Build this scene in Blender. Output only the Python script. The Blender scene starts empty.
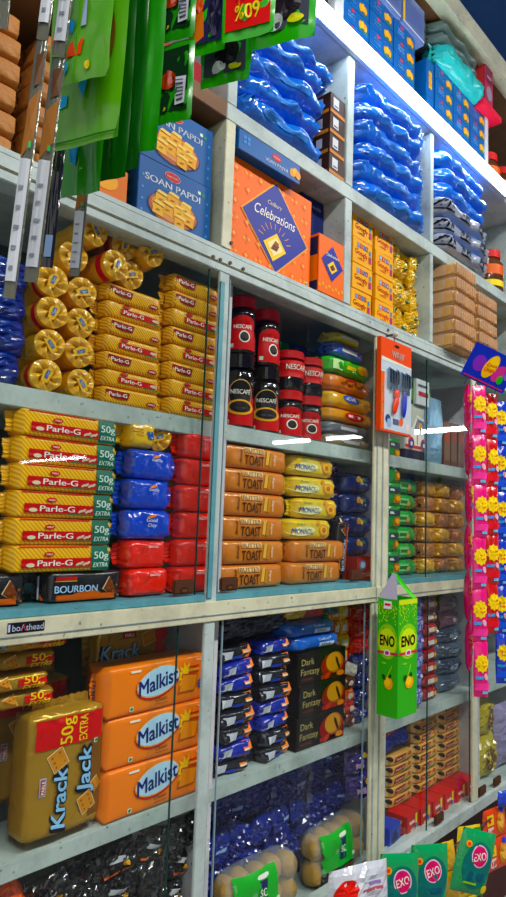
import bpy, bmesh, math, random
from mathutils import Matrix, Vector, Euler, noise

random.seed(7)
SC = bpy.context.scene
COL = SC.collection
PI = math.pi
ZO = 1.40            # height of the lens above the floor; heights below are relative to it

# ---------------------------------------------------------------- camera
F, CX, CY = 640.0, 253.0, 448.5
YAW, PITCH, ROLL = (math.radians(a) for a in (46.2, 6.43, 2.11))
_fw = Vector((math.sin(YAW) * math.cos(PITCH), math.cos(YAW) * math.cos(PITCH), math.sin(PITCH)))
_r0 = Vector((math.cos(YAW), -math.sin(YAW), 0))
_u0 = _r0.cross(_fw)
_r = _r0 * math.cos(ROLL) + _u0 * math.sin(ROLL)
_u = -_r0 * math.sin(ROLL) + _u0 * math.cos(ROLL)
cam = bpy.data.objects.new('camera', bpy.data.cameras.new('camera'))
COL.objects.link(cam)
M = Matrix((_r, _u, -_fw)).transposed().to_4x4()
M.translation = Vector((0, -1, ZO))
cam.matrix_world = M
cam.data.sensor_fit = 'VERTICAL'
cam.data.sensor_height = 36
cam.data.lens = F / 897 * 36
cam.data.clip_start = 0.02
SC.camera = cam


def at(px, py, Y=0.0):
    """wall coordinates (X, relative Z) on the plane at depth Y seen at a photo point"""
    d = _r * ((px - CX) / F) - _u * ((py - CY) / F) + _fw
    t = (Y + 1.0) / d.y
    return d.x * t, d.z * t


# ---------------------------------------------------------------- materials
_mats = {}


def mat(name, col, rough=0.35, bump=0.0, bscale=60.0, metal=0.0, spec=0.4, emit=0.0, vary=0.0):
    if name in _mats:
        return _mats[name]
    m = bpy.data.materials.new(name)
    m.use_nodes = True
    nt = m.node_tree
    b = nt.nodes['Principled BSDF']
    b.inputs['Base Color'].default_value = (*col, 1)
    b.inputs['Roughness'].default_value = rough
    b.inputs['Metallic'].default_value = metal
    b.inputs['Specular IOR Level'].default_value = spec
    if emit:
        b.inputs['Emission Color'].default_value = (*col, 1)
        b.inputs['Emission Strength'].default_value = emit
    tc = None
    if bump or vary:
        tc = nt.nodes.new('ShaderNodeTexCoord')
    if bump:
        n = nt.nodes.new('ShaderNodeTexNoise')
        n.inputs['Scale'].default_value = bscale
        n.inputs['Detail'].default_value = 3
        n.inputs['Distortion'].default_value = 1.2
        if bump >= 0.55 and name.startswith(('film', 'blue_p', 'grey_p', 'teal', 'greyg', 'gold')):
            n.noise_type = 'RIDGED_MULTIFRACTAL'      # sharp creases of crinkled wrapping
            n.inputs['Scale'].default_value = bscale * 1.5
            n.inputs['Detail'].default_value = 2.5
            n.inputs['Distortion'].default_value = 0.6
        bp = nt.nodes.new('ShaderNodeBump')
        bp.inputs['Strength'].default_value = bump
        bp.inputs['Distance'].default_value = 0.0022 if name.startswith('film') else 0.004
        nt.links.new(tc.outputs['Object'], n.inputs['Vector'])
        nt.links.new(n.outputs['Fac'], bp.inputs['Height'])
        nt.links.new(bp.outputs['Normal'], b.inputs['Normal'])
    if vary:
        n2 = nt.nodes.new('ShaderNodeTexNoise')
        n2.inputs['Scale'].default_value = 7
        n2.inputs['Detail'].default_value = 5
        r = nt.nodes.new('ShaderNodeValToRGB')
        r.color_ramp.elements[0].position = 0.3
        r.color_ramp.elements[1].position = 0.7
        r.color_ramp.elements[0].color = (*[c * (1 - vary) for c in col], 1)
        r.color_ramp.elements[1].color = (*[min(1, c * (1 + vary * 0.4)) for c in col], 1)
        nt.links.new(tc.outputs['Object'], n2.inputs['Vector'])
        nt.links.new(n2.outputs['Fac'], r.inputs['Fac'])
        nt.links.new(r.outputs['Color'], b.inputs['Base Color'])
    _mats[name] = m
    return m


def wave_mat(name, c1, c2, scale, rough=0.3, direction='DIAGONAL', bump=0.12):
    m = mat(name, c1, rough, bump, 45)
    nt = m.node_tree
    if 'wv' in nt.nodes:
        return m
    b = nt.nodes['Principled BSDF']
    tc = nt.nodes.new('ShaderNodeTexCoord')
    w = nt.nodes.new('ShaderNodeTexWave')
    w.name = 'wv'
    w.bands_direction = direction
    w.inputs['Scale'].default_value = scale
    w.inputs['Distortion'].default_value = 0.0
    r = nt.nodes.new('ShaderNodeValToRGB')
    r.color_ramp.elements[0].position = 0.42
    r.color_ramp.elements[1].position = 0.58
    r.color_ramp.elements[0].color = (*c1, 1)
    r.color_ramp.elements[1].color = (*c2, 1)
    mp = nt.nodes.new('ShaderNodeMapping')
    mp.inputs['Scale'].default_value = (1, 0, 1)
    nt.links.new(tc.outputs['Object'], mp.inputs['Vector'])
    nt.links.new(mp.outputs['Vector'], w.inputs['Vector'])
    nt.links.new(w.outputs['Fac'], r.inputs['Fac'])
    nt.links.new(r.outputs['Color'], b.inputs['Base Color'])
    return m


def paint_mat(name, col, worn, rough=0.45):
    """old brush paint: scuffs, specks and grime with their own shape"""
    m = mat(name, col, rough, 0.15, 25)
    nt = m.node_tree
    if 'scuff' in nt.nodes:
        return m
    b = nt.nodes['Principled BSDF']
    tc = nt.nodes.new('ShaderNodeTexCoord')
    n = nt.nodes.new('ShaderNodeTexNoise')
    n.name = 'scuff'
    n.inputs['Scale'].default_value = 9
    n.inputs['Detail'].default_value = 9
    n.inputs['Roughness'].default_value = 0.7
    r = nt.nodes.new('ShaderNodeValToRGB')
    e = r.color_ramp.elements
    e[0].position = 0.30
    e[0].color = (*worn, 1)
    e[1].position = 0.56
    e[1].color = (*col, 1)
    n2 = nt.nodes.new('ShaderNodeTexNoise')
    n2.inputs['Scale'].default_value = 70
    n2.inputs['Detail'].default_value = 4
    r2 = nt.nodes.new('ShaderNodeValToRGB')
    e = r2.color_ramp.elements
    e[0].position = 0.29
    e[0].color = (0.05, 0.045, 0.035, 1)
    e[1].position = 0.33
    e[1].color = (1, 1, 1, 1)
    mx = nt.nodes.new('ShaderNodeMixRGB')
    mx.blend_type = 'MULTIPLY'
    mx.inputs['Fac'].default_value = 0.6
    for q in (n, n2):
        nt.links.new(tc.outputs['Object'], q.inputs['Vector'])
    nt.links.new(n.outputs['Fac'], r.inputs['Fac'])
    nt.links.new(n2.outputs['Fac'], r2.inputs['Fac'])
    nt.links.new(r.outputs['Color'], mx.inputs[1])
    nt.links.new(r2.outputs['Color'], mx.inputs[2])
    nt.links.new(mx.outputs['Color'], b.inputs['Base Color'])
    return m


def glass_mat(name, tint, ior=1.45, rough=0.02):
    if name in _mats:
        return _mats[name]
    m = bpy.data.materials.new(name)
    m.use_nodes = True
    nt = m.node_tree
    nt.nodes.clear()
    out = nt.nodes.new('ShaderNodeOutputMaterial')
    t = nt.nodes.new('ShaderNodeBsdfTransparent')
    t.inputs['Color'].default_value = (*tint, 1)
    g = nt.nodes.new('ShaderNodeBsdfGlossy')
    g.inputs['Roughness'].default_value = rough
    f = nt.nodes.new('ShaderNodeFresnel')
    f.inputs['IOR'].default_value = ior
    mx = nt.nodes.new('ShaderNodeMixShader')
    geo = nt.nodes.new('ShaderNodeNewGeometry')
    inv = nt.nodes.new('ShaderNodeMath')
    inv.operation = 'MULTIPLY_ADD'
    inv.inputs[1].default_value = -1
    inv.inputs[2].default_value = 1
    nt.links.new(geo.outputs['Backfacing'], inv.inputs[0])
    mul = nt.nodes.new('ShaderNodeMath')
    mul.operation = 'MULTIPLY'
    nt.links.new(f.outputs[0], mul.inputs[0])
    nt.links.new(inv.outputs[0], mul.inputs[1])
    nt.links.new(mul.outputs[0], mx.inputs[0])
    nt.links.new(t.outputs[0], mx.inputs[1])
    nt.links.new(g.outputs[0], mx.inputs[2])
    nt.links.new(mx.outputs[0], out.inputs['Surface'])
    _mats[name] = m
    return m


def film_mat(name, col, opacity, rough=0.15):
    """clear wrapping film: part see-through, part glossy plastic"""
    if name in _mats:
        return _mats[name]
    m = mat(name, col, rough, 0.7, 35)
    nt = m.node_tree
    b = nt.nodes['Principled BSDF']
    b.inputs['Alpha'].default_value = opacity
    return m


def sr(h):
    """sRGB hex to linear"""
    h = h.lstrip('#')
    o = []
    for i in (0, 2, 4):
        c = int(h[i:i + 2], 16) / 255
        o.append(c / 12.92 if c <= 0.04045 else ((c + 0.055) / 1.055) ** 2.4)
    g = 0.3 * o[0] + 0.6 * o[1] + 0.1 * o[2]
    return tuple(max(0.0, min(1.0, g + (c - g) * 1.12)) for c in o)


def K(h, rough=0.32, bump=0.0, **kw):
    return mat('print_%s_%d_%d' % (h, int(rough * 100), int(bump * 100)), sr(h), rough + 0.1, bump, spec=0.2, **kw)


def foil(h, bump=0.55, rough=0.25, bs=38, metal=0.0):
    return mat('film_%s_%d_%d_%d' % (h, int(bump * 100), int(rough * 100), int(metal * 10)), sr(h), rough, min(1.0, bump * 1.3), bs, metal, spec=0.85)


WHITE = K('f2f2ee')
BLACK = K('101012')

# ---------------------------------------------------------------- mesh builder
_txt = {}


def text_raw(s):
    k = s
    if k in _txt:
        return _txt[k]
    c = bpy.data.curves.new('t', 'FONT')
    c.body = s
    c.size = 1.0
    c.resolution_u = 4
    o = bpy.data.objects.new('t', c)
    COL.objects.link(o)
    dg = bpy.context.evaluated_depsgraph_get()
    me = bpy.data.meshes.new_from_object(o.evaluated_get(dg))
    vs = [(v.co.x, v.co.y) for v in me.vertices]
    fs = [tuple(p.vertices) for p in me.polygons]
    bpy.data.objects.remove(o)
    bpy.data.curves.remove(c)
    bpy.data.meshes.remove(me)
    x0 = min(v[0] for v in vs)
    x1 = max(v[0] for v in vs)
    vs = [(v[0] - x0, v[1]) for v in vs]
    _txt[k] = (vs, fs, x1 - x0)
    return _txt[k]


EPS = 0.0005


class MB:
    def __init__(self):
        self.v, self.f, self.mi, self.sm, self.mats = [], [], [], [], []

    def m(self, material):
        if material not in self.mats:
            self.mats.append(material)
        return self.mats.index(material)

    def add(self, vs, fs, material, smooth=False):
        o = len(self.v)
        k = self.m(material)
        self.v += [tuple(p) for p in vs]
        for f in fs:
            self.f.append(tuple(i + o for i in f))
            self.mi.append(k)
            self.sm.append(smooth)

    def box(self, x0, x1, y0, y1, z0, z1, material, bevel=0.0):
        if bevel <= 0:
            vs = [(x, y, z) for z in (z0, z1) for y in (y0, y1) for x in (x0, x1)]
            self.add(vs, [(0, 2, 3, 1), (4, 5, 7, 6), (0, 1, 5, 4), (2, 6, 7, 3), (0, 4, 6, 2), (1, 3, 7, 5)], material)
            return
        bm = bmesh.new()
        bmesh.ops.create_cube(bm, size=1)
        for v in bm.verts:
            v.co = Vector((x0 + (v.co.x + .5) * (x1 - x0), y0 + (v.co.y + .5) * (y1 - y0), z0 + (v.co.z + .5) * (z1 - z0)))
        bmesh.ops.bevel(bm, geom=bm.edges[:], offset=bevel, segments=2, affect='EDGES')
        bm.verts.ensure_lookup_table()
        for i, v in enumerate(bm.verts):
            v.index = i
        self.add([v.co[:] for v in bm.verts], [tuple(v.index for v in f.verts) for f in bm.faces], material)
        bm.free()

    def grid(self, fn, nu, nv, material, smooth=True, wrap=False):
        vs = [fn(i / nu, j / nv) for j in range(nv + 1) for i in range(nu + (0 if wrap else 1))]
        w = nu if wrap else nu + 1
        fs = []
        for j in range(nv):
            for i in range(nu):
                a, b = j * w + i, j * w + (i + 1) % w
                fs.append((a, b, b + w, a + w))
        self.add(vs, fs, material, smooth)

    def lathe(self, prof, material, n=28, cx=0, cy=0, z=0, smooth=True):
        self.grid(lambda u, v: self._lp(prof, u, v, cx, cy, z), n, len(prof) - 1, material, smooth, wrap=True)

    @staticmethod
    def _lp(prof, u, v, cx, cy, z):
        r, h = prof[int(round(v * (len(prof) - 1)))]
        a = 2 * PI * u
        return (cx + r * math.cos(a), cy + r * math.sin(a), z + h)

    def tube(self, p0, p1, r, material, n=10, caps=True):
        p0, p1 = Vector(p0), Vector(p1)
        d = (p1 - p0).normalized()
        a = d.orthogonal().normalized()
        b = d.cross(a)
        ring = [a * math.cos(2 * PI * i / n) * r + b * math.sin(2 * PI * i / n) * r for i in range(n)]
        vs = [p0 + q for q in ring] + [p1 + q for q in ring]
        self.add(vs, [(i, (i + 1) % n, n + (i + 1) % n, n + i) for i in range(n)], material, True)
        if caps:
            self.add([p0 + q for q in ring], [tuple(range(n))[::-1]], material)
            self.add([p1 + q for q in ring], [tuple(range(n))], material)

    # ---- printing that follows a face; fr(u, v, layer) -> 3D
    def rect(self, fr, u0, u1, v0, v1, material, k=1, slant=0.0, n=1):
        def fn(a, b):
            v = v0 + (v1 - v0) * b
            return fr(u0 + (u1 - u0) * a + slant * (v - v0), v, k)
        self.grid(fn, n, max(1, n // 2), material, False)

    def ell(self, fr, cu, cv, ru, rv, material, k=1, rot=0.0, n=22):
        c, s = math.cos(rot), math.sin(rot)
        vs = [fr(cu, cv, k)]
        for rr in (0.55, 1.0):
            for i in range(n):
                a = 2 * PI * i / n
                x, y = ru * rr * math.cos(a), rv * rr * math.sin(a)
                vs.append(fr(cu + x * c - y * s, cv + x * s + y * c, k))
        fs = [(0, 1 + i, 1 + (i + 1) % n) for i in range(n)]
        fs += [(1 + i, 1 + n + i, 1 + n + (i + 1) % n, 1 + (i + 1) % n) for i in range(n)]
        self.add(vs, fs, material)

    def poly(self, fr, pts, material, k=1):
        cu = sum(p[0] for p in pts) / len(pts)
        cv = sum(p[1] for p in pts) / len(pts)
        n = len(pts)
        self.add([fr(cu, cv, k)] + [fr(p[0], p[1], k) for p in pts], [(0, 1 + i, 1 + (i + 1) % n) for i in range(n)], material)

    def text(self, fr, s, cu, cv, h, material, k=2, width=None, rot=0.0, shear=0.0, bold=True):
        """lettering centred on (cu, cv); h is the height of a capital"""
        vs, fs, w = text_raw(s)
        sc = h / 0.73
        sx = sc if width is None else width / w
        c, sn = math.cos(rot), math.sin(rot)
        # heavier strokes come from slightly shifted copies of the letters
        if isinstance(bold, float):
            sh = [(bold * math.cos(a * PI / 4), bold * math.sin(a * PI / 4)) for a in range(8)]
        else:
            sh = [(-0.016, 0), (0.016, 0)] if bold else [(0, 0)]
        for ox, oy in sh:
            out = []
            for x, y in vs:
                Y = (y + oy) * sc - h / 2
                X = (x + ox - w / 2) * sx + shear * Y
                out.append(fr(cu + X * c - Y * sn, cv + X * sn + Y * c, k))
            self.add(out, fs, material)

    def build(self, name, parent=None, loc=(0, 0, 0), rot=None):
        me = bpy.data.meshes.new(name)
        me.from_pydata(self.v, [], self.f)
        for mm in self.mats:
            me.materials.append(mm)
        me.polygons.foreach_set('material_index', self.mi)
        me.polygons.foreach_set('use_smooth', self.sm)
        me.update()
        o = bpy.data.objects.new(name, me)
        COL.objects.link(o)
        o.parent = parent
        o.location = loc
        if rot:
            o.rotation_euler = rot
        return o


def flat(y):
    return lambda u, v, k=0: (u, y - k * EPS, v)


def leftside(x, y0=0.0):
    """left end face: u runs towards the front from y0"""
    return lambda u, v, k=0: (x - k * EPS, y0 - u, v)


# ---------------------------------------------------------------- things and copies
def tag(o, label, cat, group=None, kind=None):
    o['label'] = label
    o['category'] = cat
    if group:
        o['group'] = group
    if kind:
        o['kind'] = kind
    return o


def empty(name):
    o = bpy.data.objects.new(name, None)
    o.empty_display_size = 0.02
    COL.objects.link(o)
    return o


def structure(o):
    o['kind'] = 'structure'
    return o


_kids = {}


def kids(o):
    return [c for c in bpy.data.objects if c.parent == o]


def copy_tree(o, parent=None, ch=None):
    c = o.copy()
    COL.objects.link(c)
    c.parent = parent
    for k in (ch if ch is not None else kids(o)):
        copy_tree(k, c)
    return c


PROTOS = []


class Proto:
    """the first put() places the original, later ones place copies of it and its parts"""
    def __init__(self, root, cat):
        self.root, self.cat, self.used, self.ch = root, cat, False, None
        PROTOS.append(self)

    def put(self, X, Y, Z, label, group=None, rz=0.0, rx=0.0, ry=0.0, s=None):
        if self.ch is None:
            self.ch = kids(self.root)
        if self.used:
            o = copy_tree(self.root, None, self.ch)
        else:
            o = self.root
            self.used = True
        o.location = (X, Y, Z + ZO)
        o.rotation_euler = (rx, ry, rz)
        if s:
            o.scale = s if isinstance(s, tuple) else (s, s, s)
        if 'group' in o.keys():
            del o['group']
        return tag(o, label, self.cat, group)


ORD = ['lowest', 'second from the bottom', 'third from the bottom', 'fourth from the bottom', 'fifth from the bottom',
       'sixth from the bottom', 'seventh from the bottom', 'eighth from the bottom', 'ninth from the bottom', 'tenth from the bottom']
NTH = ['first', 'second', 'third', 'fourth', 'fifth', 'sixth', 'seventh', 'eighth', 'ninth', 'tenth', 'eleventh', 'twelfth', 'thirteenth']


def ordn(i, n):
    return 'topmost' if i == n - 1 and n > 1 else ORD[i]


def R(a):
    return random.uniform(-a, a)


# ---------------------------------------------------------------- packs
def pillow(mb, L, H, D, material, p=5.0, seed=0, amp=0.0012, taper=0.16, crimp=0.012, nx=30, nphi=30, flatb=True):
    """a flow-wrapped pack lying along x, resting on z = 0, front at y = -D/2; returns its front face"""
    Lb = L / 2 - crimp
    off = seed * 7.31

    def e(x):
        t = max(0.0, (Lb - abs(x)) / (taper * L))
        return 0.10 + 0.90 * (1 - (1 - min(1, t)) ** 2.4) ** 0.55

    def nz(x, z, side):
        q = noise.noise(Vector((x * 22 + off, z * 30, side * 5.0 + off)))
        edge = 1 - min(1, max(0, (Lb - abs(x)) / (0.14 * L)))
        q3 = noise.noise(Vector((x * 55 + off, z * 70, side * 3.0)))
        return amp * (q * 1.8 + q3 * 0.8 + edge * 2.0 * math.sin(z * 420 + off + 9 * q))

    def front(x, z):
        zz = min(0.97, abs((z - H / 2) / (H / 2)))
        return -(D / 2) * e(x) * (1 - zz ** p) ** (1 / p) + nz(x, z, 1)

    def fn(u, v):
        x = -Lb + 2 * Lb * v
        a = 2 * PI * u
        c, s = math.cos(a), math.sin(a)
        y = math.copysign(abs(c) ** (2 / p), c) * D / 2 * e(x)
        hz = 0.5 + 0.5 * (0.55 + 0.45 * e(x))
        z = H / 2 + math.copysign(abs(s) ** (2 / p), s) * H / 2 * (0.62 + 0.38 * e(x))
        if y < 0:
            y = y + nz(x, z, 1) if abs(s) < 0.9 else y
        else:
            y += nz(x, z, 2)
        return (x, y, z)
    mb.grid(fn, nphi, nx, material, True, wrap=True)

    def fr(u, v, k=0):
        return (u, front(u, v) - 0.0014 - k * EPS, v)
    return fr


def seal(L, H, side, material, crimp=0.014, seed=0):
    """crimped, saw-edged end of a wrapper"""
    mb = MB()
    n = 16
    x0 = side * (L / 2 - crimp * 1.15)
    x1 = side * (L / 2)
    vs = []
    for j in range(4):
        t = j / 3
        for i in range(n + 1):
            z = H * (0.12 + 0.76 * i / n)
            x = x0 + (x1 - x0) * t + (side * (0.0022 if i % 2 else 0) if j == 3 else 0)
            y = 0.0012 * math.sin(i * 2.1 + j) + t * 0.004 * math.sin(seed * 3 + i * 0.35)
            vs.append((x, y, z))
    fs = [(j * (n + 1) + i, j * (n + 1) + i + 1, (j + 1) * (n + 1) + i + 1, (j + 1) * (n + 1) + i) for j in range(3) for i in range(n)]
    mb.add(vs, fs, material, False)
    return mb


def pack(name, cat, L, H, D, body, deco=None, seals=None, seed=0, **kw):
    root = empty(name)
    mb = MB()
    fr = pillow(mb, L, H, D, body, seed=seed, **kw)
    if deco:
        deco(mb, fr)
    mb.build('wrapper', root)
    sm = seals if seals else (body, body)
    cr = kw.get('crimp', 0.012)
    seal(L, H, -1, sm[0], cr + 0.003, seed).build('end_seal', root)
    seal(L, H, 1, sm[1], cr + 0.003, seed + 1).build('end_seal', root)
    return Proto(root, cat)


def pouch_mb(w, h, t, material, seed=0, crumple=0.004, pinch=0.0, deco=None, border=None):
    """a soft sealed pouch in the x-z plane, front at -y, base at z = 0"""
    mb = MB()
    off = seed * 5.17 + 1.3
    facet = crumple >= 0.005
    N = 15

    def prof(a, b):
        ea = max(0.0, 1 - abs(a) ** 3.2)
        eb = max(0.0, 1 - abs(b) ** 3.2)
        return (ea * eb) ** 0.6

    def side(sgn):
        def fn(u, v):
            a, b = 2 * u - 1, 2 * v - 1
            q = noise.noise(Vector((a * 1.6 + off, b * 1.6, 0)))
            q2 = noise.noise(Vector((a * 4.2 + off, b * 4.2, sgn * 2.0))) + (0.9 * noise.noise(Vector((a * 9 + off, b * 9, sgn * 4.0))) if facet else 0)
            x = a * w / 2 * (1 - pinch * (1 - abs(a)) * abs(b) * 1.2 - 0.06 * abs(b))
            z = h / 2 + b * h / 2 * (1 - pinch * (1 - abs(b)) * abs(a))
            y = sgn * t / 2 * prof(a, b) + crumple * (q * 1.4 * 0.6) + sgn * crumple * q2 * prof(a, b) * 1.2
            return (x, y, z)
        return fn
    mb.grid(side(-1), N, N, material, not facet)
    mb.grid(side(1), N, N, material, not facet)
    f1 = side(-1)

    def fr(u, v, k=0):
        a = max(0, min(1, u / w + 0.5))
        b = max(0, min(1, v / h))
        p = f1(a, b)
        return (u, p[1] - 0.0012 - k * EPS, v)
    if deco:
        deco(mb, fr)
    return mb


def carton(name, cat, L, H, D, body, deco=None, bevel=0.0012, partname=None):
    root = None
    mb = MB()
    mb.box(-L / 2, L / 2, -D / 2, D / 2, 0, H, body, bevel)
    if deco:
        deco(mb, flat(-D / 2 - 0.0003), leftside(-L / 2 - 0.0003, 0))
    return Proto(mb.build(name), cat)


# ================================================================ THE SETTING
CONC = mat('floor_concrete', (0.22, 0.21, 0.2), 0.6, 0.1, 12, vary=0.3)
PLAS = mat('wall_plaster', (0.42, 0.47, 0.5), 0.7, 0.1, 10, vary=0.2)
BLUEP = mat('ceiling_paint', sr('4a7cc8'), 0.7, 0.05, 10, vary=0.2)
b = MB(); b.box(-2.5, 7, -9.5, 0.5, -0.1, 0, CONC); structure(b.build('floor'))
b = MB(); b.box(-2.5, 7, 0.42, 0.5, 0, 3.75, PLAS); structure(b.build('wall_back'))
b = MB(); b.box(-2.5, 7, -9.5, 0.5, 3.75, 3.85, BLUEP); structure(b.build('ceiling'))
b = MB(); b.box(7, 7.1, -9.5, 0.5, 0, 3.75, PLAS); structure(b.build('wall_right'))  # unseen wall, added so the goods and glass reflect a darker room
b = MB(); b.box(-2.5, 7, -9.6, -9.5, 0, 3.75, PLAS); structure(b.build('wall_front'))  # unseen opposite wall, likewise added to keep reflections dark

# ---------------------------------------------------------------- the shelving
CREAM = paint_mat('shelf_cream_paint', sr('d0cfb4'), sr('a9aa92'))
GREYP = paint_mat('shelf_grey_paint', sr('b6c4c0'), sr('8c9a98'))
TEALP = paint_mat('shelf_teal_paint', sr('5f9aa4'), sr('467a86'))
PALE = paint_mat('shelf_panel_paint', sr('ccced2'), sr('aaadb4'))
BACKP = paint_mat('shelf_back_paint', sr('56625f'), sr('414a49'))
WOODP = mat('shelf_bare_wood', sr('7a5636'), 0.6, 0.2, 30, vary=0.4)
cab = empty('wall_shelving')
cab.location = (0, 0, ZO)
tag(cab, 'worn grey and cream painted wall shelving that holds all the goods', 'shelving')


def cpart(name, boxes, bevel=0.0015):
    mb = MB()
    for bx in boxes:
        mb.box(*bx[:6], bx[6], bevel)
    return mb.build(name, cab)


XL, XR, DB = 0.05, 3.25, 0.36
# back board and outer sides
cpart('back_panel', [(XL, XR, DB, DB + 0.02, -1.38, 1.88, BACKP)], 0)
# posts of the lower, glazed half
POSTS = [(0.918, 0.948), (1.540, 1.616), (2.166, 2.208), (2.86, 2.91)]
for i, (a, c) in enumerate(POSTS):
    bx = [(a, c, 0.0, 0.007, -0.911, 0.5425, CREAM if i else GREYP)]
    if i == 0:
        bx.append((a - 0.0, a + 0.015, -0.003, 0.0, -0.165, 0.52, TEALP))
    if i == 1:
        w = (c - a)
        bx += [(a + 0.012, a + 0.018, -0.004, 0, -0.9, 0.5, GREYP), (a + 0.042, a + 0.047, -0.004, 0, -0.9, 0.5, GREYP)]
    cpart('post', bx)
for a in (0.981, 1.667, 2.29, 3.02):
    cpart('partition', [(a, a + 0.014, 0.037, DB, -0.93, 0.5425, PALE)])
# posts of the open upper half
UP = [(0.918, 0.948), (1.376, 1.409), (1.856, 1.877), (2.66, 2.69)]
for i, (a, c) in enumerate(UP):
    cpart('upper_divider', [(a, c, 0.0, DB, 0.6005, 0.9015, GREYP if i else CREAM), (a, c, 0.0, DB, 0.9425, 1.3295, GREYP)])
for a, c in ((0.90, 0.93), (1.346, 1.39), (2.36, 2.385)):
    cpart('upper_divider', [(a, c, 0.03, DB, 1.3665, 1.838, PALE)])
# rails
cpart('rail', [(XL, XR, 0.0, 0.045, 0.543, 0.588, GREYP), (XL, XR, 0.002, DB, 0.588, 0.600, GREYP), (XL, XR, -0.004, 0, 0.561, 0.564, CREAM)])
cpart('rail', [(XL, XR, -0.004, 0.03, -0.212, -0.171, CREAM), (XL, XR, -0.0065, -0.004, -0.200, -0.197, GREYP),
               (XL, XR, 0.002, DB, -0.171, -0.157, TEALP)])
cpart('rail', [(XL, XR, -0.006, 0.045, -0.948, -0.912, GREYP), (XL, XR, 0.045, DB, -0.955, -0.93, GREYP)])
# inner shelves
SH3, SH5, SH2, SH1, SH0 = 0.2145, -0.566, 0.600, 0.942, 1.366
cpart('shelf', [(XL, XR, 0.036, DB, 0.178, SH3, GREYP)])
cpart('shelf', [(XL, XR, 0.036, DB, -0.597, SH5, GREYP)])
cpart('shelf', [(XL, 0.918, 0.0, DB, 0.902, SH1, WOODP), (0.918, XR, 0.0, DB, 0.902, SH1, GREYP)])
cpart('shelf', [(XL, XR, 0.0, DB, 1.33, SH0, PALE)])
cpart('top_board', [(XL, XR, -0.02, 0.03, 1.84, 1.92, CREAM), (XL, XR, 0.03, DB, 1.84, 1.86, WOODP)])
cpart('plinth', [(XL, XR, 0.08, DB, -1.40, -0.956, mat('plinth_maroon', sr('4a2622'), 0.6, 0.1, 20, vary=0.3))])

# screw heads and stains on the upper rail
for px, py in ((213, 257), (220, 260), (230, 263), (243, 269), (231, 243), (388, 330)):
    mb = MB()
    x, z = at(px, py, -0.001)
    mb.tube((x, -0.004, z), (x, 0.001, z), 0.0042, mat('rusty_screw', sr('5a4630'), 0.6, 0.2, 90), 8)
    mb.build('screw', cab)

# sticker on the middle rail
mb = MB()
fr = flat(-0.0048)
sx, sz = at(25, 626.5, 0)
mb.rect(fr, sx - 0.032, sx + 0.032, sz - 0.0085, sz + 0.0085, K('15151c'), 0)
mb.text(fr, 'boAthead', sx + 0.003, sz, 0.0105, K('b9c4dc'), 1, width=0.054, bold=False)
mb.text(fr, 'A', sx - 0.0045, sz, 0.011, K('e0202c'), 3, width=0.009)
mb.rect(fr, sx - 0.031, sx - 0.0275, sz - 0.006, sz + 0.006, K('b9c4dc'), 1)
st = mb.build('rail_sticker')
st.location = (0, 0, ZO)
tag(st, 'small black sticker lettered in pale blue on the cream rail', 'sticker')

# ---------------------------------------------------------------- sliding glass
GL = glass_mat('clear_glass', (0.97, 0.99, 0.98), 1.42)
GEDGE = mat('glass_edge_green', sr('123c36'), 0.2)
GBRIGHT = mat('glass_edge_pale', sr('8fa8b4'), 0.25)
HANDLE = mat('brown_finger_pull', sr('4a2a18'), 0.45, 0.2, 60)


def pane(x0, x1, z0, z1, y, label, handles=(), le=None, re=None):
    root = empty('sliding_glass_pane')
    root.location = ((x0 + x1) / 2, y, ZO + z0)
    w = (x1 - x0) / 2
    h = z1 - z0
    g = MB()
    g.box(-w + 0.0016, w - 0.0016, 0, 0.004, 0, h, GL)
    g.build('glass', root)
    for m_, a, c in ((le, -w, -w + 0.002), (re, w - 0.002, w)):
        if m_:
            g = MB()
            g.box(a, c, 0, 0.004, 0, h, m_)
            g.build('ground_edge', root)
    for hx in handles:
        g = MB()
        g.box(-0.027, 0.027, -0.009, 0, 0, 0.029, HANDLE, 0.003)
        fr = flat(-0.0095)
        fp = g.build('finger_pull', root, (hx - (x0 + x1) / 2, 0, 0.004))
        g = MB()
        g.ell(fr, 0, 0.008, 0.011, 0.006, K('2c170c'), 0)
        g.ell(fr, 0, 0.0075, 0.008, 0.004, K('5f3a22'), 1)
        g.build('thumb_recess', fp)
    tag(root, label, 'glass pane', 'sliding glass panes of the shelving')
    return root


HX = lambda px, py, Y: at(px, py, Y)[0]
ZA, ZB, ZC, ZD = -0.156, 0.542, -0.911, -0.2125
pane(0.08, 0.896, ZA, ZB, 0.008, 'clear sliding glass pane over the striped biscuit packs', (HX(184, 592, 0.0),), re=GEDGE)
pane(0.84, 0.917, ZA, ZB, 0.020, 'narrow strip of rear glass pane beside the red packs', ())
pane(0.957, 1.35, ZA, ZB, 0.008, 'clear sliding glass pane over coffee jars and toast packs', (HX(229.5, 592, 0.0),), le=GBRIGHT)
pane(1.25, 1.539, ZA, ZB, 0.020, 'clear rear glass pane over the yellow packs, pull by the post', (HX(357, 576, 0.01),))
pane(1.617, 1.90, ZA, ZB, 0.020, 'clear glass pane over the green sachets, beside the tool card', ())
pane(1.855, 2.165, ZA, ZB, 0.008, 'clear glass pane over the gold packs behind the candy strips', (), le=GEDGE)
pane(0.08, 0.856, ZC, ZD, 0.008, 'clear lower glass pane over the orange cracker boxes', (), re=GEDGE)
pane(0.80, 0.917, ZC, ZD, 0.020, 'narrow lower rear glass pane at the right of the orange boxes', ())
pane(0.978, 1.30, ZC, ZD, 0.008, 'clear lower glass pane over the black and orange small packs', (), le=GBRIGHT)
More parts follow.
